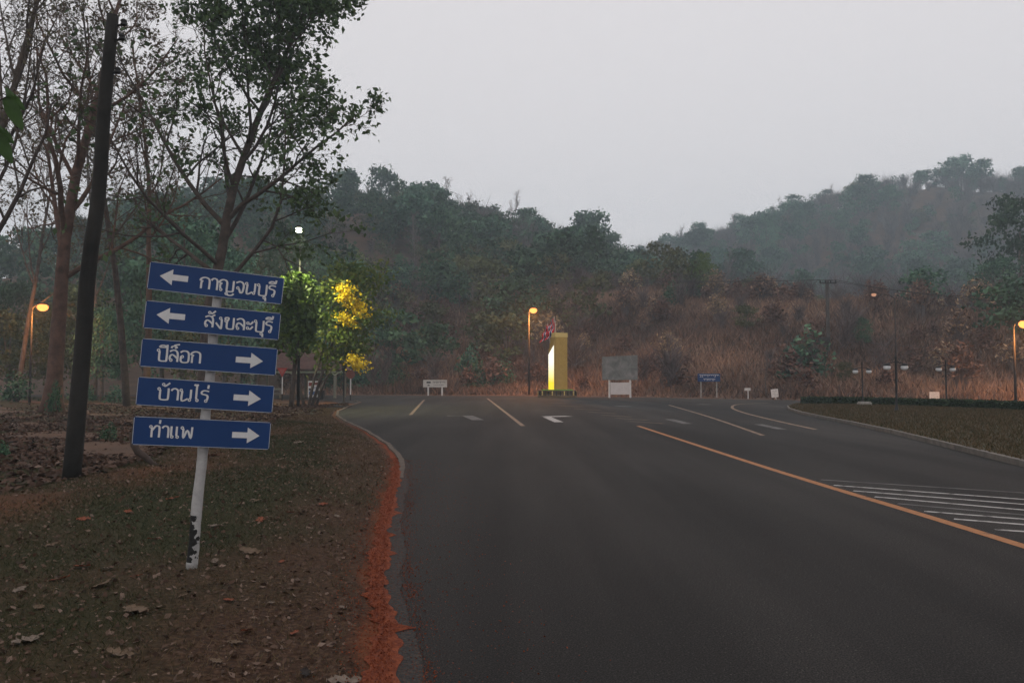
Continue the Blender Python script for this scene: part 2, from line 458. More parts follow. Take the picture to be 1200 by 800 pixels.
# share of bare red soil: along the kerb, and along the track beside the litter
dE = (edge(TY) - TX); dL = TX - litter_line(TY)
vred = np.clip((1 - sstep(0.02, 0.24, dE + 0.10 * wob(TX, TY, 3.0, 1))) * (1 - 0.75 * sstep(16, 26, TY)) + 0.55 * np.exp(-((dL - 0.7) / 0.8) ** 2) * (0.5 + 0.5 * wob(TX, TY, 1.2, 3)) + sstep(38, 52, TY) * 0.55 * (1 - sstep(2, 9, dE)), 0, 1)
vg = obj('verge', np_mesh('verge', vs, fs, m_verge, v=vred.ravel(), smooth=True)); tag(vg, kind='structure')
ga = vg.data.attributes.new('green', 'FLOAT', 'POINT'); ga.data.foreach_set('value', GREEN(TX, TY).ravel().astype(np.float32))

# orange earth washed along the road edge: an irregular bank of crumbs
rng = np.random.default_rng(5)
m_red = mat('red_earth', [(0.10, 0.022, 0.010), (0.19, 0.042, 0.015), (0.30, 0.080, 0.030)], 24, 0.95, 1.0, 90, detail=10)
yy = np.concatenate([np.arange(-3, 12, 0.05), np.arange(12, 30, 0.12)])
tt = np.linspace(0, 1, 14)
def smooth_noise(n_, w_):
    q = rng.normal(size=n_ + w_); q = np.convolve(q, np.hanning(w_) / np.hanning(w_).sum(), 'same')[:n_]; return q / (q.std() + 1e-9)
wid = 0.125 + 0.02 * np.sin(yy * 1.9) + 0.015 * np.sin(yy * 4.3 + 1) + 0.018 * smooth_noise(len(yy), 4)
wid *= 1 - 0.6 * sstep(15, 30, yy)
out_ = 0.03 + 0.012 * np.sin(yy * 1.3 + 2) + 0.012 * smooth_noise(len(yy), 9) + 0.010 * smooth_noise(len(yy), 4) + 0.006 * rng.normal(size=len(yy))
for yt, at_, wt_ in ((5.35, 0.13, 0.05), (7.6, 0.09, 0.07), (9.9, 0.10, 0.08), (8.5, 0.06, 0.07)): out_ += at_ * np.exp(-((yy - yt) / wt_) ** 2)
SX = edge(yy)[:, None] + out_[:, None] - (wid + out_)[:, None] * tt[None, :]
SY = np.repeat(yy[:, None], 14, 1)
prof = np.sin(np.pi * np.clip(tt * 0.9 + 0.05, 0, 1)) ** 0.7
SZ = np.maximum(VZ(SX, SY) * (SX < edge(SY)), 0.0) + 0.0065 + 0.014 * prof[None, :] * (1 + 0.7 * rng.normal(size=SX.shape) * 0.6) * (1 - 0.5 * sstep(14, 28, SY))
vs = np.stack([SX, SY, np.maximum(SZ, 0.005)], -1).reshape(-1, 3)
ii = (np.arange(len(yy) - 1)[:, None] * 14 + np.arange(13)[None, :]).ravel()
fs = np.stack([ii, ii + 14, ii + 15, ii + 1], 1)
tag(obj('earth_bank', np_mesh('earth_bank', vs, fs, m_red, smooth=True)), kind='structure')
# loose crumbs over the bank and the road edge
N = 22000
cy = 2.5 + 14 * rng.random(N) ** 1.6; cx = edge(cy) + rng.normal(-0.04, 0.14, N)
far_ = rng.random(N) < 0.16; cx[far_] += rng.random(far_.sum()) ** 2 * 1.1
lin = (rng.random(N) < 0.22) & (np.sin(cy * 7.3) + np.sin(cy * 3.1) > rng.normal(0.6, 0.7, N)) & (cy < 12); cx[lin] = edge(cy[lin]) + 0.19 + 0.03 * np.sin(cy[lin] * 1.3) + rng.normal(0, 0.045, lin.sum())
cz = np.where(cx < edge(cy), VZ(cx, cy) + 0.03, 0.004) 
v1, f1 = leaf_arrays(np.stack([cx, cy, cz], 1), 0.004 + 0.009 * rng.random(N), rng, 1.2)
tag(obj('loose_earth', np_mesh('loose_earth', v1, f1, m_red)), 'loose red earth crumbs strewn along the road edge', 'earth', kind='stuff')
# worn concrete gutter strip between bank and asphalt
m_gut = mat('gutter', [(0.015, 0.0145, 0.014), (0.030, 0.0285, 0.0275), (0.080, 0.052, 0.036)], 34, 0.9, 0.6, 60, detail=8)
yy = np.concatenate([np.arange(-3, 16, 0.04), np.arange(16, 62, 0.25)]); gn = smooth_noise(len(yy), 15)
b = MB(); vv = []
for y, g_ in zip(yy, gn):
    e = float(edge(y)); w = 0.15 + 0.02 * math.sin(y * 1.7) + 0.008 * g_
    vv += [(e - 0.06, y, 0.0062), (e + w, y, 0.0048)]
b.add(vv, [(2 * i, 2 * i + 1, 2 * i + 3, 2 * i + 2) for i in range(len(yy) - 1)])
tag(b.build('gutter', m_gut), kind='structure')

# low tan concrete edging where the verge swings away from the road
b = MB(); vv = []; yy = np.arange(13.5, 62, 0.3)
for y in yy:
    e = float(edge(y)); t = float(sstep(13.5, 17, y))
    for o_, z in ((0.13, 0.0), (0.12, 0.055 * t + 0.007), (-0.03, 0.06 * t + 0.008), (-0.04, 0.0)): vv.append((e + o_ * 0.7, y, z))
b.add(vv, [(i * 4 + j, (i + 1) * 4 + j, (i + 1) * 4 + j + 1, i * 4 + j + 1) for i in range(len(yy) - 1) for j in range(3)])
tag(b.build('kerb', mat('tan_kerb', [(0.065, 0.05, 0.04), (0.13, 0.10, 0.08)], 5, 0.9, 0.4, 40)), kind='structure')

# short grass on the verge
rng = np.random.default_rng(21)
def grass_area(N, y0, y1, power, xfun, h, w, zfun, name, label, matl, green_bias=0.0):
    y = y0 + (y1 - y0) * rng.random(N) ** power
    x = xfun(y, rng.random(N))
    patch = 2 * GREEN(x, y) - 1 + green_bias
    keep = rng.random(N) < (0.55 + 0.45 * sstep(-0.5, 0.5, patch))
    x, y, patch = x[keep], y[keep], patch[keep]; n_ = len(x)
    z = zfun(x, y)
    hh = h * (0.4 + 0.9 * rng.random(n_)) * (1 + y * 0.012)
    b0 = np.stack([x, y, z - 0.004], 1)
    lean = rng.normal(size=(n_, 2)) * 0.75
    tp = b0 + np.stack([lean[:, 0] * hh, lean[:, 1] * hh, hh], 1)
    v_, f_ = blade_arrays(b0, tp, w * (0.7 + 0.6 * rng.random(n_)) * (1 + y * 0.09), rng)
    shade = np.clip(0.5 - 0.42 * patch + 0.22 * rng.normal(size=n_), 0, 1)
    tag(obj(name, np_mesh(name, v_, f_, matl, v=np.repeat(shade, 3))), label, 'grass', kind='stuff')
m_grass = mat('short_grass', [(0.016, 0.027, 0.008), (0.030, 0.038, 0.012), (0.060, 0.045, 0.02), (0.13, 0.088, 0.048)], attr=True, rough=0.8, transl=0.2)
grass_area(190000, 2.6, 48, 2.1, lambda y, r: edge(y) - 0.28 - r * np.clip(edge(y) - litter_line(y) + 0.5, 1.0, 9), 0.042, 0.0032, VZ,
           'verge_grass', 'thin short half-dry grass on the roadside verge', m_grass)

# fallen leaves: large ones as things, small litter as stuff
m_litter = mat('litter', [(0.035, 0.020, 0.014), (0.07, 0.038, 0.025), (0.11, 0.068, 0.048), (0.2, 0.14, 0.11)], attr=True, rough=0.9)
N = 65000
ly = 5 + 50 * rng.random(N) ** 1.5; lx = litter_line(ly) - 0.15 - np.abs(rng.normal(0, 8.5, N)) - 0.2 * rng.random(N)
lz = VZ(lx, ly) + 0.01 + 0.03 * rng.random(N)
sz = (0.03 + 0.08 * rng.random(N) ** 1.5) * (1 + ly * 0.01)
v1, f1 = leaf_arrays(np.stack([lx, ly, lz], 1), sz, rng, 1.5, flat=0.6)
tag(obj('leaf_litter', np_mesh('leaf_litter', v1, f1, m_litter, v=np.repeat(np.clip(rng.beta(1.6, 3, N), 0, 1), 4))), 'brown dead leaves covering the floor of the roadside wood', 'leaf litter', kind='stuff')
N = 42000
ly = 2.6 + 42 * rng.random(N) ** 2; lx = edge(ly) - 0.2 - rng.random(N) * np.clip(edge(ly) - litter_line(ly), 1, 9)
v1, f1 = leaf_arrays(np.stack([lx, ly, VZ(lx, ly) + 0.012], 1), (0.006 + 0.026 * rng.random(N) ** 3) * (1 + 0.035 * ly), rng, 1.6, flat=0.5)
tag(obj('chaff', np_mesh('chaff', v1, f1, m_litter, v=np.repeat(rng.random(N) ** 0.8, 4))), 'dry leaf scraps and chaff scattered over the verge', 'leaf litter', kind='stuff')

def leaf_mesh(seed):
    """a curled dead teak leaf with lobed outline"""
    r = random.Random(seed); b = MB()
    n = 9; vs = []; fs = []
    for i in range(n):
        t = i / (n - 1); w = 0.62 * math.sin(math.pi * min(1, t * 0.95 + 0.03)) ** 0.7 * (1.15 if i % 2 else r.uniform(0.45, 0.8))
        x = t - 0.5; curl = r.uniform(0.02, 0.28)
        for s in (-1, -0.5, 0, 0.5, 1):
            vs.append((x, s * w * 0.62, abs(s) ** 1.5 * curl * 0.35 + 0.12 * (t - 0.5) ** 2 + r.uniform(0, 0.03)))
    for i in range(n - 1):
        for j in range(4): fs.append((i * 5 + j, (i + 1) * 5 + j, (i + 1) * 5 + j + 1, i * 5 + j + 1))
    b.add(vs, fs); return b
m_fl = {'tan': mat('dead_leaf_tan', [(0.08, 0.052, 0.032), (0.16, 0.11, 0.072)], 5, 0.85, 0.4, 20),
        'rust': mat('dead_leaf_rust', [(0.13, 0.035, 0.018), (0.26, 0.08, 0.04)], 5, 0.85, 0.4, 20),
        'pale': mat('dead_leaf_pale', [(0.11, 0.082, 0.062), (0.21, 0.165, 0.13)], 5, 0.85, 0.4, 20),
        'dark': mat('dead_leaf_dark', [(0.010, 0.008, 0.008), (0.03, 0.022, 0.018)], 5, 0.85, 0.4, 20)}
LV = [(160, 720, 0.26, 'tan', 'large tan curled leaf lying on the verge before the blue signpost'),
      (30, 759, 0.20, 'pale', 'pale star-shaped dry leaf on the grass of the verge'),
      (403, 784, 0.24, 'pale', 'tattered pale leaf with holes lying beside the red earth bank'),
      (22, 698, 0.13, 'pale', 'small upturned pale leaf on dark verge grass'),
      (120, 690, 0.20, 'tan', 'broad grey tan leaf lying flat on the verge'),
      (140, 771, 0.18, 'tan', 'narrow curled tan leaf on the brown grass'),
      (160, 678, 0.11, 'rust', None), (202, 588, 0.19, 'rust', None), (252, 618, 0.20, 'pale', None), (252, 659, 0.10, 'pale', None),
      (305, 612, 0.22, 'rust', None), (379, 588, 0.22, 'rust', None), (293, 648, 0.24, 'tan', None), (98, 608, 0.2, 'rust', None),
      (150, 600, 0.18, 'rust', None), (96, 668, 0.18, 'rust', None), (70, 684, 0.17, 'rust', None), (127, 670, 0.12, 'pale', None),
      (250, 535, 0.3, 'rust', None), (318, 560, 0.2, 'tan', None), (352, 600, 0.16, 'tan', None), (268, 702, 0.12, 'rust', None),
      (290, 735, 0.14, 'rust', None), (358, 776, 0.13, 'dark', 'small black scrap lying on the verge near the pale leaf'), (345, 733, 0.10, 'rust', None), (275, 748, 0.12, 'tan', None),
      (120, 556, 0.3, 'dark', 'dark curled leaf beside the leaning stump'), (372, 560, 0.16, 'pale', None), (362, 568, 0.2, 'tan', None), (340, 600, 0.15, 'rust', None),
      (420, 585, 0.14, 'pale', None), (60, 640, 0.15, 'tan', None), (180, 632, 0.14, 'rust', None), (328, 540, 0.22, 'pale', None),
      (350, 520, 0.3, 'pale', None), (300, 590, 0.14, 'tan', None), (395, 600, 0.1, 'pale', None), (215, 700, 0.10, 'tan', None), (385, 660, 0.09, 'pale', None),
      (253, 770, 0.09, 'tan', None), (318, 700, 0.08, 'pale', None), (45, 720, 0.10, 'tan', None), (330, 655, 0.08, 'rust', None), (402, 700, 0.08, 'pale', None)]
leaf_protos = {(c, i): leaf_mesh(i * 7 + 3).mesh('fallen_leaf', m_fl[c], True) for c in m_fl for i in range(4)}
COMMON = {'tan': ('small tan dead leaf scattered on the verge grass', 'tan dead leaves on the verge'),
          'rust': ('small rust coloured dead leaf scattered on the verge grass', 'rust dead leaves on the verge'),
          'pale': ('small pale dead leaf scattered on the verge grass', 'pale dead leaves on the verge')}
for i, (px, py, s, c, lab) in enumerate(LV):
    x, y = G(px, py, 0.1)
    o = obj('fallen_leaf', leaf_protos[(c, i % 4)])
    o.location = (x, y, VZ(x, y) + 0.012); o.rotation_euler = (rs.uniform(-.25, .25), rs.uniform(-.25, .25), rs.uniform(0, 6.28)); s *= 0.82; o.scale = (s, s * rs.uniform(.7, 1.1), s)
    tag(o, lab or COMMON[c][0], 'leaf', None if lab else COMMON[c][1])

# ------------------------------------------------------------------ right island, kerb and hedge
isl_edge = [G(*p) for p in [(1420, 606), (1300, 572), (1200, 546), (1100, 521), (1050, 508.5), (1000, 497.5), (965, 490.5), (940, 485), (926, 480.5), (924, 477.5), (932, 475), (950, 473)]]
isl_back = [(24.5, 52), (27, 46), (28.5, 38), (31, 28), (36, 14)]
poly = isl_edge + isl_back
cx_, cy_ = 24.0, 33.0
cen = Vector((sum(p[0] for p in poly) / len(poly), sum(p[1] for p in poly) / len(poly), 0))
m_lawn = mat('lawn', [(0.034, 0.026, 0.010), (0.052, 0.040, 0.015), (0.072, 0.052, 0.022)], 1.6, 0.95, 0.7, 30, detail=10)
b = MB(); rings = 7; n = len(poly); vs = []
for r_ in range(rings):
    f = r_ / (rings - 1)
    for p in poly:
        q = Vector((p[0], p[1], 0)).lerp(cen, f * 0.97)
        vs.append((q.x, q.y, 0.10 + 0.16 * sstep(0, 0.8, f)))
fsx = [(r_ * n + j, r_ * n + (j + 1) % n, (r_ + 1) * n + (j + 1) % n, (r_ + 1) * n + j) for r_ in range(rings - 1) for j in range(n)]
fsx.append(tuple((rings - 1) * n + j for j in range(n)))
b.add(vs, fsx)
tag(b.build('traffic_island', m_lawn, smooth=True), kind='structure')
m_kerb = mat('kerb', [(0.10, 0.09, 0.08), (0.20, 0.175, 0.15)], 4, 0.9, 0.4, 40)
b = MB()
pp = [Vector((p[0], p[1], 0)) for p in poly]; vs = []
for i, p in enumerate(pp):
    t = (pp[(i + 1) % n] - pp[i - 1]).normalized(); nr = Vector((-t.y, t.x, 0))
    if (p + nr - cen).length < (p - cen).length: nr = -nr
    for o_, z in ((0.08, 0.0), (0.08, 0.115), (-0.04, 0.118), (-0.04, 0.0)): vs.append((p.x + nr.x * o_, p.y + nr.y * o_, z))
b.add(vs, [(i * 4 + j, ((i + 1) % n) * 4 + j, ((i + 1) % n) * 4 + j + 1, i * 4 + j + 1) for i in range(n) for j in range(3)])
tag(b.build('kerb', m_kerb), kind='structure')
def island_z(x, y):
    px2 = np.asarray(x, float) - cen.x; py2 = np.asarray(y, float) - cen.y; best = np.full(px2.shape, 1e9)
    for i in range(len(poly)):
        ax_, ay_ = poly[i - 1][0] - cen.x, poly[i - 1][1] - cen.y; bx2, by2 = poly[i][0] - cen.x, poly[i][1] - cen.y
        ex, ey = bx2 - ax_, by2 - ay_; den = px2 * ey - py2 * ex
        den = np.where(np.abs(den) < 1e-9, 1e-9, den)
        t = (ax_ * ey - ay_ * ex) / den; u = (ax_ * py2 - ay_ * px2) / den
        ok = (t > 0) & (u >= -1e-6) & (u <= 1 + 1e-6); best = np.where(ok & (t < best), t, best)
    f = np.clip((1 - 1 / np.maximum(best, 1.0)) / 0.97, 0, 1)
    return 0.10 + 0.16 * sstep(0, 0.8, f)
rng = np.random.default_rng(8)
# grass tufts of the island
N = 150000
q = rng.random((N, 2)); a = np.array(poly)
px_ = rng.uniform(8, 34, N); py_ = 9 + 43 * rng.random(N) ** 1.2
def inside(x, y):
    c = np.zeros(len(x), bool)
    for i in range(len(a)):
        x1, y1 = a[i]; x2, y2 = a[i - 1]
        c ^= ((y1 > y) != (y2 > y)) & (x < (x2 - x1) * (y - y1) / (y2 - y1 + 1e-12) + x1)
    return c
k_ = inside(px_, py_); px_, py_ = px_[k_], py_[k_]; N = len(px_)
b0 = np.stack([px_, py_, np.asarray(island_z(px_, py_)) - 0.005], 1); hh = 0.07 + 0.05 * rng.random(N)
v1, f1 = blade_arrays(b0, b0 + np.stack([rng.normal(size=N) * .05, rng.normal(size=N) * .05, hh], 1), np.full(N, 0.03), rng)
tag(obj('island_grass', np_mesh('island_grass', v1, f1, m_grass, v=np.repeat(np.clip(0.74 + 0.2 * rng.normal(size=N), 0, 1), 3))), 'short yellowish grass growing on the traffic island', 'grass', kind='stuff')

m_hedge = mat('hedge_leaf', [(0.010, 0.020, 0.009), (0.022, 0.040, 0.016), (0.045, 0.07, 0.03)], attr=True, rough=0.8)
hp = [(18.0, 50.8), (19.6, 49.5), (20.8, 46.5), (21.7, 42.5), (23.0, 36.6), (25.2, 29), (27.5, 22)]
hedge = thing('hedge', 'long low dark green clipped hedge along the traffic island', 'hedge', (hp[3][0], hp[3][1], 0.1))
cs = []; loc = Vector((hp[3][0], hp[3][1], 0.1)); core = MB()
for i in range(len(hp) - 1):
    p0, p1 = Vector(hp[i]), Vector(hp[i + 1]); L = (p1 - p0).length; d = (p1 - p0).normalized(); nr = Vector((-d.y, d.x))
    hgt = 0.42 + 0.02 * i
    mid = (p0 + p1) / 2
    core.box((mid.x - loc.x, mid.y - loc.y, hgt / 2 - 0.01 * i * 0.1), (L * 1.02, 0.74 - 0.01 * i, hgt - 0.05 - 0.002 * i), math.atan2(d.y, d.x))
    nn = int(L * 620)
    for _ in range(nn):
        t = rng.random() * L; s = rng.uniform(-.42, .42); z = rng.uniform(0.02, hgt)
        k2 = rng.integers(0, 3)
        if k2 == 0: z = hgt + rng.normal() * 0.02
        else: s = (-.41 if k2 == 1 else .41) + rng.normal() * 0.02
        q2 = p0 + d * t + nr * s
        cs.append((q2.x - loc.x, q2.y - loc.y, z))
cs = np.array(cs); v1, f1 = leaf_arrays(cs, 0.06 + 0.06 * rng.random(len(cs)), rng)
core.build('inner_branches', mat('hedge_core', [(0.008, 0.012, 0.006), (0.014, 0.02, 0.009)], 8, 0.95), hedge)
obj('foliage', np_mesh('foliage', v1, f1, m_hedge, v=np.repeat(rng.random(len(cs)), 4)), hedge)

# ------------------------------------------------------------------ blue direction sign
RING = 'ring'
def ring_pts(x, y, r=0.085):
    return [(x + r * math.cos(t), y + r * math.sin(t)) for t in [2 * math.pi * i / 10 for i in range(11)]]
GL = {
 'ko': (0.66, [[(0.12, 0), (0.12, 0.55), (0.19, 0.66), (0.04, 0.74), (0.14, 0.92), (0.34, 1.0), (0.54, 0.9), (0.6, 0.65), (0.6, 0)]], []),
 'aa': (0.48, [[(0.04, 0.80), (0.12, 0.95), (0.24, 1), (0.37, 0.9), (0.41, 0.65), (0.41, 0)]], []),
 'yo': (0.98, [[(0.12, 0.22), (0.11, 0.55), (0.19, 0.66), (0.04, 0.74), (0.13, 0.92), (0.3, 1.0), (0.47, 0.9), (0.52, 0.65), (0.52, 0.04), (0.62, 0.0), (0.84, 0.02), (0.9, 0.15), (0.9, 0.98)],
               [(0.56, -0.18), (0.6, -0.3), (0.75, -0.34), (0.9, -0.26), (0.95, -0.14)]], [(0.17, 0.1), (0.52, -0.2)]),
 'cho': (0.62, [[(0.28, 0.36), (0.36, 0.06), (0.44, 0.02), (0.51, 0.15), (0.55, 0.6), (0.49, 0.88), (0.3, 1.0), (0.08, 0.86)]], [(0.2, 0.42)]),
 'no': (0.74, [[(0.15, 0.84), (0.15, 0.0), (0.47, 0.2)], [(0.62, 0.22), (0.62, 1.0)]], [(0.08, 0.9), (0.57, 0.11)]),
 'bo': (0.70, [[(0.15, 0.84), (0.15, 0.15), (0.23, 0.0), (0.5, 0.0), (0.59, 0.13), (0.59, 1.0)]], [(0.08, 0.9)]),
 'po': (0.70, [[(0.15, 0.84), (0.15, 0.15), (0.23, 0.0), (0.5, 0.0), (0.59, 0.13), (0.59, 1.42)]], [(0.08, 0.9)]),
 'u': (0.0, [[(-0.13, -0.16), (-0.11, -0.46)]], [(-0.2, -0.18)]),
 'ro': (0.52, [[(0.38, 0.18), (0.40, 0.5), (0.3, 0.62), (0.09, 0.69), (0.06, 0.86), (0.2, 0.99), (0.46, 0.94)]], [(0.32, 0.1)]),
 'ii': (0.0, [[(-0.52, 1.17), (-0.42, 1.31), (-0.25, 1.34), (-0.10, 1.2), (-0.52, 1.17)], [(-0.10, 1.2), (-0.07, 1.5)]], []),
 'i': (0.0, [[(-0.58, 1.17), (-0.48, 1.31), (-0.30, 1.34), (-0.13, 1.2), (-0.58, 1.17)]], []),
 'lo': (0.64, [[(0.08, 0.18), (0.09, 0.45), (0.2, 0.6), (0.36, 0.5), (0.52, 0.3)], [(0.54, 0), (0.54, 0.65), (0.45, 0.93), (0.26, 1.0), (0.06, 0.86)]], [(0.16, 0.12)]),
 'so': (0.66, [[(0.08, 0.18), (0.09, 0.45), (0.2, 0.6), (0.36, 0.5), (0.52, 0.3)], [(0.54, 0), (0.54, 0.65), (0.45, 0.9), (0.26, 0.98), (0.06, 0.86)], [(0.42, 0.92), (0.64, 1.12)]], [(0.16, 0.12)]),
 'han': (0.0, [[(-0.28, 1.24), (-0.2, 1.22), (0.0, 1.46)]], [(-0.36, 1.28)]),
 'ngo': (0.54, [[(0.41, 0.78), (0.41, 0.06), (0.35, 0.0), (0.06, 0.45)]], [(0.33, 0.86)]),
 'kho': (0.72, [[(0.08, 0.78), (0.1, 0.95), (0.24, 0.98), (0.28, 0.86), (0.2, 0.6), (0.2, 0.12), (0.29, 0.0), (0.5, 0.0), (0.6, 0.12), (0.6, 1.0)]], [(0.13, 0.68)]),
 'a': (0.50, [[(0.2, 0.60), (0.3, 0.60), (0.44, 0.84)], [(0.2, 0.16), (0.3, 0.16), (0.44, 0.40)]], [(0.12, 0.66), (0.12, 0.22)]),
 'tai': (0.0, [[(-0.5, 1.16), (-0.46, 1.3), (-0.3, 1.34), (-0.18, 1.24), (-0.3, 1.16)], [(-0.34, 1.34), (-0.28, 1.44), (-0.02, 1.52)]], []),
 'o': (0.66, [[(0.1, 0.52), (0.1, 0.15), (0.2, 0.0), (0.44, 0.0), (0.56, 0.14), (0.56, 0.74), (0.45, 0.96), (0.22, 0.98), (0.06, 0.84)]], [(0.18, 0.48)]),
 'tho': (0.0, [[(-0.36, 1.2), (-0.28, 1.18), (-0.06, 1.46)]], [(-0.4, 1.3)]),
 'ai': (0.40, [[(0.04, 1.36), (0.1, 1.46), (0.18, 1.36), (0.24, 1.5)], [(0.18, 1.36), (0.18, 0.22)]], [(0.24, 0.11)]),
 'ek': (0.0, [[(-0.13, 1.18), (-0.11, 1.5)]], []),
 'to': (0.72, [[(0.15, 0.84), (0.15, 0.0)], [(0.15, 0.55), (0.36, 0.95), (0.48, 0.98), (0.59, 0.84), (0.59, 0)]], [(0.08, 0.9)]),
 'ae': (0.66, [[(0.1, 1.0), (0.1, 0.2)], [(0.42, 1.0), (0.42, 0.2)]], [(0.16, 0.1), (0.48, 0.1)]),
 'pho': (0.80, [[(0.15, 0.84), (0.18, 0.02), (0.40, 0.72), (0.62, 0.02), (0.68, 1.0)]], [(0.08, 0.9)]),
}
def smooth_line(p, k=4):
    out = []
    for i in range(len(p) - 1):
        p0, p1, p2, p3 = p[max(i - 1, 0)], p[i], p[i + 1], p[min(i + 2, len(p) - 1)]
        for j in range(k):
            t = j / k
            out.append(tuple(0.5 * (2 * p1[a] + (p2[a] - p0[a]) * t + (2 * p0[a] - 5 * p1[a] + 4 * p2[a] - p3[a]) * t * t + (3 * p1[a] - p0[a] - 3 * p2[a] + p3[a]) * t ** 3) * 1.0 for a in (0, 1)))
    out.append(p[-1]); return out
def ribbon(b, pts, s, ox, oz, y, w0=0.17, w1=0.105):
    vs = []
    for i, p in enumerate(pts):
        a = pts[max(i - 1, 0)]; c = pts[min(i + 1, len(pts) - 1)]
        tx, tz = c[0] - a[0], c[1] - a[1]; L = math.hypot(tx, tz) or 1; tx, tz = tx / L, tz / L
        w = (w1 + (w0 - w1) * abs(tz)) / 2
        vs += [(ox + (p[0] - tz * w) * s, y, oz + (p[1] + tx * w) * s), (ox + (p[0] + tz * w) * s, y, oz + (p[1] - tx * w) * s)]
    b.add(vs, [(2 * i, 2 * i + 1, 2 * i + 3, 2 * i + 2) for i in range(len(pts) - 1)])
def text_width(word): return sum(GL[g][0] for g in word)
def lettering(word, x0, x1, z0, s, y):
    """word in stroke letters between x0 and x1, baseline z0, letter height s"""
    b = MB(); tw = text_width(word); sx = (x1 - x0) / tw; x = x0; k = 0
    for g in word:
        adv, strokes, rings_ = GL[g]
        for st in strokes:
            q = [(p[0] * sx / s, p[1]) for p in st]
            ribbon(b, smooth_line(q), s, x, z0, y - 0.00022 * (k % 9)); k += 1
        for rg in rings_:
            ribbon(b, ring_pts(rg[0] * sx / s, rg[1], 0.10), s, x, z0, y - 0.00022 * (k % 9), 0.09, 0.09); k += 1
        x += adv * sx
    return b
m_blue = mat('sign_blue', [(0.0024, 0.029, 0.115), (0.0034, 0.036, 0.14)], 3, 0.45, 0.03, 20)
m_refl = mat('sign_white', [(0.52, 0.52, 0.52), (0.62, 0.62, 0.62)], 12, 0.5)
m_edge = mat('sign_border', [(0.35, 0.38, 0.42), (0.5, 0.52, 0.55)], 12, 0.5)
def peeling():
    m = mat('peeling_post', [(0.27, 0.265, 0.26), (0.44, 0.43, 0.42)], 7, 0.75, 0.5, 35)
    n, l = m.node_tree.nodes, m.node_tree.links; b = n['Principled BSDF']
    src = b.inputs['Base Color'].links[0].from_socket
    tc = n.new('ShaderNodeTexCoord'); sp = n.new('ShaderNodeSeparateXYZ'); l.new(tc.outputs['Object'], sp.inputs[0])
    nz = n.new('ShaderNodeTexNoise'); nz.inputs['Scale'].default_value = 22; nz.inputs['Detail'].default_value = 4
    l.new(tc.outputs['Object'], nz.inputs['Vector'])
    # old black band showing through between 0.10 and 0.42 m on the left side of the post
    def mth(op, a, c):
        q = n.new('ShaderNodeMath'); q.operation = op
        for i, z in enumerate((a, c)):
            if isinstance(z, (int, float)): q.inputs[i].default_value = z
            else: l.new(z, q.inputs[i])
        return q.outputs[0]
    band = mth('MULTIPLY', mth('GREATER_THAN', sp.outputs['Z'], 0.07), mth('LESS_THAN', sp.outputs['Z'], 0.44))
    side = mth('ADD', nz.outputs['Fac'], mth('MULTIPLY', sp.outputs['X'], -3.2))
    msk = mth('MULTIPLY', band, mth('GREATER_THAN', side, 0.47))
    mx = n.new('ShaderNodeMix'); mx.data_type = 'RGBA'; l.new(msk, mx.inputs[0]); l.new(src, mx.inputs[6]); mx.inputs[7].default_value = (0.012, 0.012, 0.012, 1)
    l.new(mx.outputs[2], b.inputs['Base Color'])
    return m
bx_, by_ = G(224, 669, 0.08)
sg = thing('direction_sign', 'leaning white post with five blue direction boards in white Thai lettering', 'road sign', (bx_, by_, VZ(bx_, by_) - 0.02), (0, R(4.2), R(16)))
b = MB()
pts = []; rad = []
for i in range(40):
    z = i * 2.36 / 39; pts.append((0.003 * math.sin(z * 9), 0.003 * math.cos(z * 7), z)); rad.append(0.043 + 0.0028 * math.sin(z * 31) * math.sin(z * 17 + 1) - 0.003 * z)
b.tube(pts, rad, 14); b.build('post', peeling(), sg, True)
PW, PH = 1.03, 0.222
def arrow_poly(x0, x1, zc, left):
    L = x1 - x0; hh = PH * 0.285; sh = PH * 0.105; hl = L * 0.45
    if left: return [(x0, zc), (x0 + hl, zc - hh), (x0 + hl, zc - sh), (x1, zc - sh), (x1, zc + sh), (x0 + hl, zc + sh), (x0 + hl, zc + hh)]
    return [(x1, zc), (x1 - hl, zc + hh), (x1 - hl, zc + sh), (x0, zc + sh), (x0, zc - sh), (x1 - hl, zc - sh), (x1 - hl, zc - hh)]
PAN = [(['ko', 'aa', 'yo', 'cho', 'no', 'bo', 'u', 'ro', 'ii'], (0.37, 0.95), (0.08, 0.285), True, 2.30),
       (['so', 'han', 'ngo', 'kho', 'lo', 'a', 'bo', 'u', 'ro', 'ii'], (0.43, 0.95), (0.085, 0.29), True, 1.998),
       (['po', 'i', 'lo', 'tai', 'o', 'ko'], (0.115, 0.435), (0.69, 0.895), False, 1.702),
       (['bo', 'tho', 'aa', 'no', 'ai', 'ro', 'ek'], (0.145, 0.525), (0.70, 0.905), False, 1.398),
       (['to', 'ek', 'aa', 'ae', 'pho'], (0.115, 0.435), (0.715, 0.92), False, 1.095)]
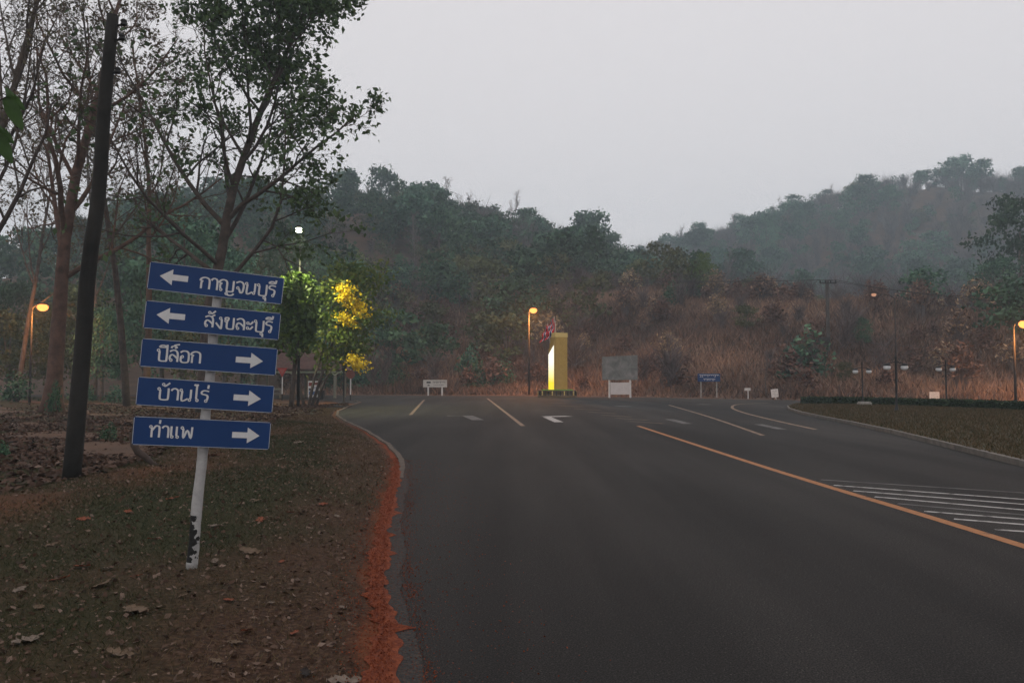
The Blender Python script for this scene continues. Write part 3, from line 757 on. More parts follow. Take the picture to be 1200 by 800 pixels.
for i, (word, tx, ax, left, zc) in enumerate(PAN):
    pb = MB()
    c = 0.012; w, h = PW / 2, PH / 2
    rect = [(-w + c, -h), (w - c, -h), (w, -h + c), (w, h - c), (w - c, h), (-w + c, h), (-w, h - c), (-w, -h + c)]
    pb.prism(rect, -0.004, 0.0)
    tilt = [0.022, 0.006, -0.004, 0.0, -0.012][i]
    pn = pb.build('board', m_blue, sg, loc=(-0.005, -0.062, zc), rot=(0, tilt, 0))
    # border line
    fb = MB(); t_ = 0.0035; q = 0.003
    for (xx, zz, ww, hh_) in [(0, h - q, 2 * w - 0.02, t_), (0, -h + q, 2 * w - 0.02, t_), (-w + q, 0, t_, 2 * h - 0.02), (w - q, 0, t_, 2 * h - 0.02)]:
        fb.box((xx, -0.0055, zz), (ww, 0.002, hh_))
    fb.build('border', m_edge, pn)
    lettering(word, -w + tx[0] * PW, -w + tx[1] * PW, -h + PH * (0.25 if i != 4 else 0.29), PH * 0.41, -0.0055).build('lettering', m_refl, pn)
    ab = MB(); ab.prism(arrow_poly(-w + ax[0] * PW, -w + ax[1] * PW, PH * (0.02 if left else -0.01), left), -0.006, -0.0045)
    ab.build('arrow', m_refl, pn)
    rb = MB()
    rb.box((0, 0.012, 0), (0.13, 0.02, 0.05)); rb.build('bracket', M['grey_metal'], pn)

# ------------------------------------------------------------------ leaning wooden utility pole at left
x, y = G(82, 566, 0.0)
top = P(133, 18, y + 0.1)
base = Vector((x, y, float(VZ(x, y)) - 0.1)); d = top - base
pole = thing('wooden_pole', 'tall dark leaning wooden pole standing at the edge of the wood', 'utility pole', base)
b = MB(); b.tube([d * (i / 12) + Vector((0.02 * math.sin(i), 0.02 * math.cos(i * 1.7), 0)) for i in range(13)], [0.135 - 0.045 * i / 12 for i in range(13)], 14)
b.build('shaft', M['pole_wood'], pole, True)
for (py, ln) in ((30, 0.16), (47, 0.15), (86, 0.13)):
    c = P(133 - (py - 18) * 0.092, py, y + 0.1) - base
    b = MB(); b.tube([c + Vector((0.05, 0, 0)), c + Vector((ln + 0.04, -0.02, 0))], 0.018, 6)
    br = b.build('bracket', M['black_metal'], pole)
    b = MB(); b.lathe([(0.02, 0), (0.05, 0.015), (0.05, 0.04), (0.03, 0.055), (0.05, 0.07), (0.045, 0.1), (0.02, 0.115)], (c.x + ln + 0.03, c.y - 0.02, c.z - 0.02), 10)
    b.build('insulator', M['black_metal'], br, True)

# leaning broken stump beside it
x, y = G(178, 553, 0.0)
st = thing('broken_stump', 'short broken leaning stump on the red track by the wood', 'stump', (x, y, VZ(x, y) - 0.03))
b = MB(); b.tube([(0.10, 0, 0), (0.0, 0, 0.07), (-0.12, 0.02, 0.17), (-0.25, 0, 0.26), (-0.33, 0.03, 0.38), (-0.36, 0.02, 0.5), (-0.42, 0.02, 0.6)], [0.05, 0.042, 0.055, 0.06, 0.065, 0.045, 0.012], 9)
b.build('stem', M['bark'], st, True)
b = MB(); b.tube([(-0.31, 0.02, 0.36), (-0.36, 0, 0.55), (-0.33, 0, 0.75), (-0.36, 0.02, 0.88)], [0.035, 0.024, 0.014, 0.005], 6); b.build('splinter', M['bark'], st, True)

# ------------------------------------------------------------------ trees: generator
def grow_tree(seed, height, r0, limb_from=0.35, n_limb=13, limb_len=0.42, angle=50, up=0.16, wander=0.10, lvl=(8, 6, 3), tipw=0.011, lean=(0, 0), fork=0.0, flare=0.0, up2=0.05):
    rg = random.Random(seed)
    tubes = []; tips = []
    def perp(d):
        a = Vector((rg.gauss(0, 1), rg.gauss(0, 1), rg.gauss(0, 1))); a -= d * a.dot(d); return a.normalized()
    def line(p, d, L, r, r1, n, wan, trop):
        pts = [p.copy()]; rad = [r]; dirs = [d.copy()]
        for i in range(n):
            d = (d + perp(d) * rg.gauss(0, wan) + Vector((0, 0, trop))).normalized()
            p = p + d * (L / n); pts.append(p.copy()); rad.append(r + (r1 - r) * ((i + 1) / n)); dirs.append(d.copy())
        return pts, rad, dirs
    # trunk
    d = Vector((lean[0], lean[1], 1)).normalized()
    n = 14
    pts, rad, dirs = line(Vector((0, 0, 0)), d, height, r0, r0 * 0.18, n, wander * 0.5, 0.03)
    if flare:
        rad[0] = r0 * (1 + flare); pts.insert(1, pts[0].lerp(pts[1], 0.35)); rad.insert(1, r0 * (1 + flare * 0.35)); dirs.insert(1, dirs[0]); 
    trunk = (pts, rad)
    def at(pts, rad, dirs, f):
        x = f * (len(pts) - 1); i = min(int(x), len(pts) - 2); t = x - i
        return pts[i].lerp(pts[i + 1], t), rad[i] + (rad[i + 1] - rad[i]) * t, dirs[i].lerp(dirs[i + 1], t).normalized()
    def branch(p, d, L, r, level):
        nseg = (7, 5, 4, 3)[level]
        pts, rad, dirs = line(p, d, L, r, max(tipw * 0.5, r * (0.25 if level < 2 else 0.4)), nseg, wander * (1.4 + 0.5 * level), up if level == 0 else up2)
        tubes.append((pts, rad, level))
        if level >= len(lvl):
            tips.append((pts[-1], dirs[-1])); tips.append((pts[len(pts) // 2], dirs[-1])); return
        if level == len(lvl) - 1: tips.append((pts[-1], dirs[-1]))
        for k in range(lvl[level]):
            f = rg.uniform(0.22, 1.0) if level else 0.2 + 0.8 * (k + rg.random()) / lvl[level]
            q, rr, dd = at(pts, rad, dirs, f)
            an = R(rg.gauss(42, 12)); nd = (dd * math.cos(an) + perp(dd) * math.sin(an)).normalized()
            branch(q, nd, L * rg.uniform(0.32, 0.55) * (1.1 - 0.4 * f), max(tipw, min(rr * 0.6, r * 0.5)), level + 1)
    for k in range(n_limb):
        f = limb_from + (1 - limb_from) * (k + rg.random()) / n_limb
        q, rr, dd = at(pts, rad, dirs, min(f, 0.99))
        az = k * 2.4 + rg.uniform(-.5, .5); an = R(rg.gauss(angle, 9)) * (1 - 0.35 * f)
        nd = Vector((math.cos(az) * math.sin(an), math.sin(az) * math.sin(an), math.cos(an)))
        branch(q, nd, height * limb_len * rg.uniform(0.75, 1.1) * (1.15 - 0.75 * f), max(tipw * 2, rr * rg.uniform(0.42, 0.62)), 0)
    return trunk, tubes, tips
def tube_np(tubes):
    """many small tubes as arrays, sides by level"""
    V = []; F = []; base = 0
    for pts, rad, level in tubes:
        n = 7 if level == 0 else (5 if level == 1 else 3)
        k = len(pts); Pn = np.array([tuple(p) for p in pts]); T = np.gradient(Pn, axis=0)
        T /= np.linalg.norm(T, axis=1)[:, None] + 1e-9
        a = np.array([1.0, 0, 0]) if abs(T[0, 0]) < 0.8 else np.array([0, 1.0, 0])
        A = a - T * (T @ a)[:, None]; A /= np.linalg.norm(A, axis=1)[:, None] + 1e-9; B = np.cross(T, A)
        th = np.arange(n) * 2 * np.pi / n; r = np.array(rad)[:, None, None]
        V.append((Pn[:, None, :] + (A[:, None, :] * np.cos(th)[None, :, None] + B[:, None, :] * np.sin(th)[None, :, None]) * r).reshape(-1, 3))
        i = np.arange(k - 1)[:, None] * n; j = np.arange(n)[None, :]; j2 = (j + 1) % n
        F.append(np.stack([(i + j).ravel(), (i + j2).ravel(), (i + n + j2).ravel(), (i + n + j).ravel()], 1) + base)
        base += k * n
    return np.concatenate(V), np.concatenate(F)
def leaves_at(tips, rng, per, spread, size, keep=1.0, bias=None):
    T = np.array([tuple(t[0]) for t in tips])
    if bias is not None: T = T[rng.random(len(T)) < bias(T)]
    elif keep < 1: T = T[rng.random(len(T)) < keep]
    c = np.repeat(T, per, 0) + rng.normal(size=(len(T) * per, 3)) * spread
    return c, size * (0.6 + 0.8 * rng.random(len(c)))
def make_tree(name, label, x, y, seed, height, r0, leaf=None, bark='bark', per=2, spread=0.12, lsize=0.15, bias=None, keep=1.0, group=None, z=None, **kw):
    rng = np.random.default_rng(seed)
    zz = (float(VZ(x, y)) if z is None else z) - 0.08
    t = thing(name, label, 'tree', (x, y, zz), group=group)
    trunk, tubes, tips = grow_tree(seed, height, r0, **kw)
    b = MB(); b.tube(trunk[0], trunk[1], 12); b.build('trunk', M[bark], t, True)
    limbs = [q for q in tubes if q[2] == 0]; twigs = [q for q in tubes if q[2] > 0]
    for q in limbs:
        v_, f_ = tube_np([q]); obj('limb', np_mesh('limb', v_, f_, M[bark], smooth=True), t)
    v_, f_ = tube_np(twigs); tag(obj('twigs', np_mesh('twigs', v_, f_, M[bark], smooth=True), t), kind='stuff')
    if leaf:
        c, s = leaves_at(tips, rng, per, spread, lsize, keep, bias)
        v_, f_ = leaf_arrays(c, s, rng)
        tag(obj('crown', np_mesh('crown', v_, f_, M[leaf], v=np.repeat(rng.random(len(c)), 4)), t), kind='stuff')
    return t
def at_D(px, D): return ((px - 600) / FPX * D, D)

x, y = at_D(62, 41)
make_tree('bare_tree', 'tall nearly bare tree with a flared reddish trunk behind the leaning pole', x, y, 3, 25, 0.40, 'leaf_dry', 'bark_red', per=1, lsize=0.10, keep=0.5, limb_from=0.28, n_limb=15, limb_len=0.46, angle=58, lvl=(8, 6, 3), flare=0.7, lean=(0.02, 0), wander=0.13)
x, y = at_D(150, 52)
make_tree('slender_tree', 'slender bare twin tree with grey trunk behind the blue boards', x, y, 14, 25, 0.24, 'leaf_dry', 'bark', per=1, lsize=0.12, keep=0.6, limb_from=0.4, n_limb=12, limb_len=0.34, angle=50, lvl=(7, 6, 3), lean=(0.02, 0))
x, y = at_D(172, 50)
make_tree('slender_tree', 'straight thin tree with few olive leaves next to the twin grey trunk', x, y, 25, 23, 0.22, 'leaf_dry', 'bark_red', per=1, lsize=0.14, keep=0.6, limb_from=0.42, n_limb=12, limb_len=0.34, angle=48, lvl=(7, 6, 3), lean=(-0.005, 0))
x, y = at_D(238, 40)
make_tree('leafy_tree', 'tall spreading tree with green leaves rising right behind the blue boards', x, y, 36, 23, 0.33, 'leaf', 'bark', per=3, spread=0.22, lsize=0.17, limb_from=0.24, n_limb=22, limb_len=0.46, angle=60, lvl=(8, 6, 3), up=0.13, lean=(0.03, 0), wander=0.12,
          bias=lambda T: 0.3 + 0.7 * sstep(-1.0, 4.0, T[:, 0]))
x, y = at_D(-60, 32)
make_tree('bare_tree', 'bare twiggy tree at the far edge of the wood beyond the leaf litter', x, y, 47, 19, 0.28, 'leaf_dry', 'bark', per=1, lsize=0.10, keep=0.4, limb_from=0.25, n_limb=14, limb_len=0.5, angle=60, lvl=(7, 6, 3))
x, y = at_D(20, 62)
make_tree('bare_tree', 'thin bare tree beside the orange lamp in the wood', x, y, 58, 22, 0.2, 'leaf_dry', 'bark_grey', per=1, lsize=0.14, keep=0.6, limb_from=0.3, n_limb=12, limb_len=0.36, angle=52, lvl=(7, 5, 3))
x, y = at_D(112, 66)
make_tree('bare_tree', 'thin bare tree deep in the wood behind the leaning pole', x, y, 59, 22, 0.2, 'leaf_dry', 'bark_grey', per=1, lsize=0.16, keep=0.6, limb_from=0.35, n_limb=12, limb_len=0.34, angle=50, lvl=(7, 5, 3))

# near teak at the left edge: its lowest bough hangs into view
tx, ty = -9.4, 10.5
tk = thing('teak_sapling', 'young tree with a few very large green leaves at the wood edge', 'tree', (tx, ty, float(VZ(tx, ty)) - 0.05))
b = MB(); b.tube([(0, 0, 0), (0.1, 0, 1.8), (0.15, 0.1, 3.6), (0.4, 0.1, 5.4), (0.5, 0.1, 7)], [0.09, 0.08, 0.06, 0.04, 0.015], 9); b.build('trunk', M['bark'], tk, True)
def big_leaf(par, p, d, L, droop=0.5):
    """one broad veined leaf"""
    d = Vector(d).normalized(); s = d.cross(Vector((0.1, 1, 0.45))).normalized(); nrm = s.cross(d)
    vs = []; n = 8
    for i in range(n):
        t = i / (n - 1); w = 0.36 * L * math.sin(math.pi * (t * 0.93 + 0.04)) ** 0.8
        c = Vector(p) + d * (t * L) - Vector((0, 0, droop * L * t * t))
        for k in (-1, -0.5, 0, 0.5, 1): vs.append(c + s * (k * w) + nrm * (0.10 * L * abs(k)))
    fs = [(i * 5 + j, (i + 1) * 5 + j, (i + 1) * 5 + j + 1, i * 5 + j + 1) for i in range(n - 1) for j in range(4)]
    o = MB().add(vs, fs).build('leaf', m_bigleaf, par, True); return o
m_bigleaf = mat('big_leaf', [(0.05, 0.10, 0.03), (0.075, 0.14, 0.045)], 5, 0.6, 0.4, 25, transl=0.3)
for (z0, ex, ez) in ((4.3, 2.75, 5.45), (3.7, 2.62, 5.0), (5.2, 2.2, 6.6)):
    p0 = Vector((0.2, 0.1, z0)); p1 = Vector((ex, 0.1, ez)); mid = (p0 + p1) / 2 + Vector((0, 0, -0.15))
    b = MB(); b.tube([p0, mid, p1], [0.035, 0.022, 0.008], 6); bo = b.build('bough', M['bark'], tk, True)
    for k, (f, dx, dz) in enumerate(((1, 1, -0.15), (1, 0.6, 0.3), (0.98, 0.7, -0.8), (0.85, 0.5, -0.3), (0.8, -0.3, 0.2))):
        q = p0.lerp(p1, f); big_leaf(bo, q, (dx, 0.5 * (-1) ** k, dz), 0.22 + 0.05 * (k % 3))

# green tree by the white lamp and the golden flowering tree
x, y = at_D(342, 48.0)
make_tree('broadleaf_tree', 'dark green broadleaf tree under the white street lamp', x, y, 71, 6.6, 0.17, 'leaf_teak', 'bark', per=6, spread=0.26, lsize=0.19, limb_from=0.35, n_limb=12, limb_len=0.48, angle=62, lvl=(6, 5), keep=0.95, lean=(0.05, 0))
x, y = at_D(366, 52)
def cassia(x, y):
    rng = np.random.default_rng(4)
    t = thing('golden_shower_tree', 'small tree hung with yellow flower clusters in front of the pavilion', 'tree', (x, y, float(VZ(x, y)) - 0.05))
    stems = [((0, 0, 0), (0.9, 0, 3.0), (2.0, 0, 6.2), (2.6, 0, 8.2)), ((-0.2, 0, 0), (0.1, 0.3, 2.0), (0.9, 0.2, 4.4), (1.3, 0.3, 7.2)), ((-0.5, 0.1, 0), (-0.8, -0.1, 1.4), (-0.9, 0.1, 2.9)), ((0.25, 0, 0), (0.9, -0.4, 1.7), (2.1, -0.5, 3.4))]
    for s in stems:
        k = len(s); b = MB(); b.tube(s, [0.11 * (1 - 0.75 * i / (k - 1)) for i in range(k)], 7); b.build('trunk', M['bark_grey'], t, True)
    cl = [(rng.normal(1.7, 1.0), rng.normal(0, 0.9), rng.uniform(2.0, 8.8)) for _ in range(95)]
    cl = np.array(cl); cl[:, 2] = np.where(cl[:, 0] > 1.7, np.maximum(cl[:, 2], 3.2 + 0.6 * rng.random(len(cl))), cl[:, 2]); cl[:, 0] += (cl[:, 2] - 4) * 0.12
    c = np.repeat(cl, 46, 0) + rng.normal(size=(95 * 46, 3)) * np.array([0.42, 0.42, 0.32])
    v_, f_ = leaf_arrays(c, 0.10 + 0.14 * rng.random(len(c)), rng)
    tag(obj('crown', np_mesh('crown', v_, f_, M['leaf_cassia'], v=np.repeat(rng.random(len(c)), 4)), t), kind='stuff')
    for (dx, z) in ((2.2, 7.35), (2.6, 7.2), (2.75, 6.5), (3.1, 6.2), (3.35, 5.85), (2.2, 5.55), (2.6, 5.3), (3.0, 2.9), (3.3, 2.6), (2.4, 6.8)):
        n_ = 150; g = rng.normal(size=(n_, 3)) * np.array([0.27, 0.22, 0.20]) + np.array([dx, rng.normal() * 0.3 - 1.5, z])
        v_, f_ = leaf_arrays(g, 0.10 + 0.09 * rng.random(n_), rng, 1.1)
        tag(obj('flower_cluster', np_mesh('flower_cluster', v_, f_, M['flower'], v=np.repeat(rng.random(n_), 4)), t), kind='stuff')
cassia(x, y)

# ------------------------------------------------------------------ woodland and hill trees
def proto(kind, seed):
    """trunk and crown meshes of a tree about 10 m tall, seen from afar"""
    rng = np.random.default_rng(seed); rg = random.Random(seed)
    b = MB()
    if kind in ('round', 'umbrella', 'olive', 'tall', 'grand', 'grand_olive'):
        big = kind.startswith('grand'); kind = {'grand': 'round', 'grand_olive': 'olive'}.get(kind, kind)
        Hh = 10.0; lo = {'round': 0.25, 'umbrella': 0.6, 'olive': 0.2, 'tall': 0.45}[kind]
        wx = {'round': 3.6, 'umbrella': 4.6, 'olive': 3.8, 'tall': 2.8}[kind]
        nC = 95 if big else 30; cl = []
        for i in range(nC):
            t = rg.random() ** 0.8; a = rg.uniform(0, 6.28); zc = lo + (0.97 - lo) * t
            prof = math.sin(math.pi * (0.12 + 0.83 * t)) ** 0.6 if kind != 'umbrella' else 1 - 0.5 * t
            r = wx * prof * math.sqrt(rg.random())
            cl.append((r * math.cos(a), r * math.sin(a), zc * Hh))
        cl = np.array(cl); per = 46 if big else 40
        c = np.repeat(cl, per, 0) + rng.normal(size=(nC * per, 3)) * (np.array([0.48, 0.48, 0.28]) if big else np.array([0.72, 0.72, 0.42]))
        v_, f_ = leaf_arrays(c, 0.12 + 0.16 * rng.random(len(c)) if big else 0.26 + 0.36 * rng.random(len(c)), rng, 1.5)
        shade = np.clip(np.repeat(rng.random(nC), per) * 0.75 + 0.35 * rng.random(len(c)) - 0.05, 0, 1)
        m_ = M['hill_olive'] if kind == 'olive' else M['hill_leaf']
        crown = np_mesh('crown', v_, f_, m_, v=np.repeat(shade, 4))
        b.tube([(0, 0, -1.0), (0.1, 0, Hh * lo), (0.2, 0.1, Hh * 0.75)], [0.26, 0.2, 0.07], 6)
        for i in range(6):
            q = cl[rg.randrange(nC)]; b.tube([(0.1, 0, Hh * lo * rg.uniform(.7, 1.2)), tuple(q * np.array([.5, .5, .85])), tuple(q)], [0.1, 0.07, 0.03], 4, cap=False)
        arr = (v_, f_, np.repeat(shade, 4))
        return b.mesh('trunk', M['bark_grey'], True), crown, arr
    if kind == 'bare':
        trunk, tubes, tips = grow_tree(seed, 10, 0.17, limb_from=0.25, n_limb=11, limb_len=0.42, angle=45, up=0.12, wander=0.12, lvl=(6, 4), tipw=0.03)
        b.tube(trunk[0], trunk[1], 6)
        v_, f_ = tube_np([(p, r, 2) for p, r, l_ in tubes])
        crown = np_mesh('crown', v_, f_, M['hill_twig'], v=np.full(len(v_), 0.5) + 0.3 * rng.random(len(v_)))
        # cheap version for the wood: blades
        N = 200
        az = rng.random(N) * 6.28; t = rng.random(N)
        b0 = np.stack([0.5 * rng.normal(size=N), 0.5 * rng.normal(size=N), 1.5 + 5 * t], 1)
        tp = b0 + np.stack([np.cos(az) * 2.2, np.sin(az) * 2.2, 1.6 + 2.2 * rng.random(N)], 1) * (0.5 + rng.random(N))[:, None]
        tv, tf = blade_arrays(b0, tp, np.full(N, 0.11), rng)
        return b.mesh('trunk', M['bark_grey'], True), crown, (tv, tf, np.repeat(rng.random(N), 3))
    if kind == 'dry':       # dry bamboo or scrub clump: arching stalks and papery leaves
        N = 320; az = rng.random(N) * 6.28; sp = rng.random(N)
        b0 = np.stack([np.cos(az) * 0.8, np.sin(az) * 0.8, np.full(N, -0.5)], 1) * rng.random(N)[:, None]
        b0[:, 2] = -0.5
        tp = np.stack([np.cos(az) * (0.6 + 3.6 * sp), np.sin(az) * (0.6 + 3.6 * sp), 9.5 - 4.5 * sp ** 1.5 - 3 * rng.random(N)], 1)
        mid = (b0 + tp) / 2 * np.array([0.6, 0.6, 1.0]) + np.array([0, 0, 1.2])
        v1, f1 = blade_arrays(b0, mid, np.full(N, 0.16), rng); v2, f2 = blade_arrays(mid, tp, np.full(N, 0.13), rng)
        K = 700; idx = rng.integers(0, N, K); t = rng.random(K)[:, None]
        c = mid[idx] * (1 - t) + tp[idx] * t + rng.normal(size=(K, 3)) * 0.3
        v3, f3 = leaf_arrays(c, 0.2 + 0.3 * rng.random(K), rng, 2.4)
        crown = np_mesh('crown', v3, f3, M['hill_dry'], v=np.repeat(rng.random(K), 4))
        tm = np_mesh('stalks', np.concatenate([v1, v2]), np.concatenate([f1, f2 + len(v1)]), M['hill_twig'], v=rng.random(len(v1) + len(v2)))
        return tm, crown, (v3, f3, np.repeat(rng.random(K), 4))
    if kind == 'bush':
        K = 520; q = rng.normal(size=(K, 3)); q /= np.linalg.norm(q, axis=1)[:, None]; q *= (0.6 + 0.5 * rng.random(K))[:, None]
        q *= 1 + 0.22 * np.sin(q[:, :1] * 3 + seed) + 0.18 * np.sin(q[:, 1:2] * 4)
        c = q * np.array([4.2, 4.2, 4.2]); c[:, 2] = np.abs(c[:, 2]) * 1.9 + 0.3
        v_, f_ = leaf_arrays(c, 0.4 + 0.4 * rng.random(K), rng, 1.5)
        shade = rng.random(K); b.tube([(0, 0, -0.6), (0.1, 0, 3), (0.4, 0, 6)], [0.2, 0.14, 0.05], 5)
        for i in range(5): b.tube([(0, 0, 0.4), tuple(c[i * 9] * 0.5), tuple(c[i * 9])], [0.12, 0.08, 0.03], 4, cap=False)
        return b.mesh('trunk', M['bark'], True), np_mesh('crown', v_, f_, M['hill_leaf'], v=np.repeat(shade, 4)), (v_, f_, np.repeat(shade, 4))
PR = {}
for kd, sds in (('round', (1, 2, 3)), ('umbrella', (4, 5)), ('olive', (6, 7)), ('tall', (8, 9)), ('bare', (10, 11, 12)), ('dry', (13, 14, 15)), ('bush', (16, 17)), ('grand', (18, 19)), ('grand_olive', (20, 21))):
    PR[kd] = [proto(kd, s) for s in sds]
PARTN = {'dry': 'stalks'}
def plant(kind, x, y, h, name, label, group, w=1.0, cat='tree', z=None, var=None):
    i = rs.randrange(len(PR[kind])) if var is None else var % len(PR[kind])
    tm, cm, _ = PR[kind][i]
    o = thing(name, label, cat, (x, y, Hz(x, y) if z is None else z), (0, 0, rs.uniform(0, 6.28)), group)
    s = h / 10.0; o.scale = (s * w, s * w, s)
    obj(PARTN.get(kind, 'trunk'), tm, o); obj('crown', cm, o)
    return o
def plant_px(kind, px, ptop, D, name, label, group, w=1.0, cat='tree', var=None):
    x = (px - 600) / FPX * D; zt = P(px, ptop, D).z; z = Hz(x, D)
    return plant(kind, x, D, max(1.5, zt - z), name, label, group, w, cat, var=var)

# named trees of the hillsides
fresh = plant_px('grand', 826, 296, 118, 'green_tree', 'fresh green rounded tree standing on the dry slope above the blue sign', None, 0.85, var=1)
for c_ in fresh.children:
    if c_.name.startswith('crown'): c_.material_slots[0].link = 'OBJECT'; c_.material_slots[0].material = M['leaf_teak']
plant_px('grand', 1196, 228, 118, 'dark_tree', 'large dark green tree on the slope above the tall orange lamp', None, 0.85, var=1)
plant_px('grand', 1172, 302, 112, 'dark_tree', 'broad dark tree lower on the slope below the large dark green tree', None, 0.95, var=0)
plant_px('grand', 901, 250, 330, 'dark_tree', 'dark round crowned tree standing out alone against the misty right hill', None, 0.6, var=0)
plant_px('umbrella', 1132, 184, 412, 'ridge_tree', 'tallest spreading tree on the crest of the right hill', None, 1.0, var=0)
plant_px('umbrella', 1082, 202, 412, 'ridge_tree', 'open crowned tree left of the tallest tree on the right crest', None, 0.9, var=1)
plant_px('bare', 600, 228, 236, 'bare_ridge_tree', 'pale leafless tree rising above the left ridge', None, 1.0, var=0)
plant_px('bare', 520, 212, 238, 'bare_ridge_tree', 'thin branched tree with sparse leaves on the left ridge', None, 0.9, var=1)
plant_px('umbrella', 690, 250, 240, 'ridge_tree', 'spreading tree at the right end of the left ridge', None, 0.9, var=0)
plant_px('round', 446, 196, 238, 'ridge_tree', 'tall dense tree at the top of the left ridge', None, 0.7, var=2)
plant_px('round', 720, 275, 238, 'ridge_tree', 'dense rounded tree where the left ridge runs down to the valley', None, 0.8, var=1)
plant_px('bush', 560, 418, 92, 'green_shrub', 'pale green shrub at the foot of the slope behind the white sign', None, 1.0, 'shrub', var=0)
plant_px('bush', 548, 395, 98, 'dark_shrub', 'dark upright shrub behind the small white roadside sign', None, 0.8, 'shrub', var=1)
plant_px('grand', 1012, 372, 84, 'slope_tree', 'bushy green tree behind the twin globe lamps', None, 0.8, var=2)
plant_px('grand_olive', 945, 402, 78, 'slope_tree', 'yellow green bushy tree left of the twin globe lamps', None, 1.1, var=0)
plant_px('grand_olive', 990, 424, 72, 'slope_tree', 'low spreading olive tree at the roadside near the hedge end', None, 1.2, var=1)

LAB = {
 ('round', 'L'): ('green broadleaf tree on the hazy left hillside', 'green trees on the left hill'),
 ('umbrella', 'L'): ('flat topped green tree on the hazy left hillside', 'flat topped trees on the left hill'),
 ('tall', 'L'): ('tall narrow green tree on the hazy left hillside', 'tall trees on the left hill'),
 ('olive', 'L'): ('olive green tree on the hazy left hillside', 'olive trees on the left hill'),
 ('bare', 'L'): ('leafless grey tree on the hazy left hillside', 'bare trees on the left hill'),
 ('round', 'R'): ('green broadleaf tree on the misty right hill', 'green trees on the right hill'),
 ('umbrella', 'R'): ('flat topped tree on the misty right hill', 'flat topped trees on the right hill'),
 ('tall', 'R'): ('tall narrow tree on the misty right hill', 'tall trees on the right hill'),
 ('olive', 'R'): ('olive green tree on the misty right hill', 'olive trees on the right hill'),
 ('bare', 'R'): ('leafless grey tree on the misty right hill', 'bare trees on the right hill'),
 ('dry', 'F'): ('brown dry bamboo clump on the slope behind the junction', 'dry clumps on the foot slope'),
 ('bare', 'F'): ('leafless shrubby tree on the slope behind the junction', 'bare trees on the foot slope'),
 ('olive', 'F'): ('olive green small tree on the slope behind the junction', 'olive trees on the foot slope'),
 ('bush', 'F'): ('dark green bush on the slope behind the junction', 'bushes on the foot slope'),
 ('round', 'F'): ('green leafy tree on the slope behind the junction', 'green trees on the foot slope'),
}
CATS = {'dry': 'bamboo', 'bush': 'bush'}
CLEAR = [(480, 540), (605, 680), (690, 765), (808, 855), (862, 925), (1080, 1110)]
def fill(zone, n, px0, px1, d0, d1, kinds, hr, seed):
    rg = random.Random(seed); placed = []
    tries = 0
    NOPE = lambda px, D: 950 < px < 994 and D < 90
    while len(placed) < n and tries < n * 40:
        tries += 1
        D = math.sqrt(rg.uniform(d0 * d0, d1 * d1)); px = rg.uniform(px0, px1); x = (px - 600) / FPX * D
        s = D - float(np.interp(x, FX, FY))
        if s < 7 or (s < 15 and any(a0 < px < a1 for a0, a1 in CLEAR)): continue
        if any((x - a) ** 2 + (D - c) ** 2 < 16 for a, c in placed): continue
        kd = kinds(rg, x, D, px)
        if NOPE(px, D): continue
        placed.append((x, D)); h = rg.uniform(*hr[kd])
        lab = LAB[(kd, zone)]
        nm = {'round': 'hill_tree', 'umbrella': 'hill_tree', 'tall': 'hill_tree', 'olive': 'hill_tree', 'bare': 'bare_tree', 'dry': 'bamboo_clump', 'bush': 'bush'}[kd]
        plant(kd, x, D, h, nm, lab[0], lab[1], rg.uniform(0.85, 1.25), CATS.get(kd, 'tree'))
HR = {'round': (7, 12), 'umbrella': (8, 12), 'tall': (9, 13), 'olive': (5, 9), 'bare': (6, 11), 'dry': (3.5, 6.5), 'bush': (3, 5)}
def kL(rg, x, y, px):
    return rg.choices(['round', 'umbrella', 'tall', 'olive', 'bare'], [5, 3, 2, 3, 3])[0]
def kR(rg, x, y, px):
    return rg.choices(['round', 'umbrella', 'tall', 'olive', 'bare'], [2.5, 1.2, 1, 1, 7])[0]
def kF(rg, x, y, px):
    if px < 640: return rg.choices(['dry', 'bare', 'olive', 'bush', 'round'], [4, 2, 4, 2.5, 3])[0]
    return rg.choices(['dry', 'bare', 'olive', 'bush', 'round'], [9, 3, 1.6, 1.0, 0.5])[0]
fill('L', 150, 40, 800, 150, 250, kL, HR, 31)
fill('R', 170, 760, 1260, 190, 440, kR, {k_2: (v_2[0] * 1.15, v_2[1] * 1.3) for k_2, v_2 in HR.items()}, 32)
fill('F', 60, 330, 660, 92, 150, kF, {**HR, 'round': (5, 9), 'bare': (4, 7)}, 33)
fill('F', 95, 640, 1280, 60, 165, kF, {**HR, 'round': (5, 8), 'bare': (3, 6), 'dry': (2.5, 5.5), 'olive': (3, 6)}, 34)

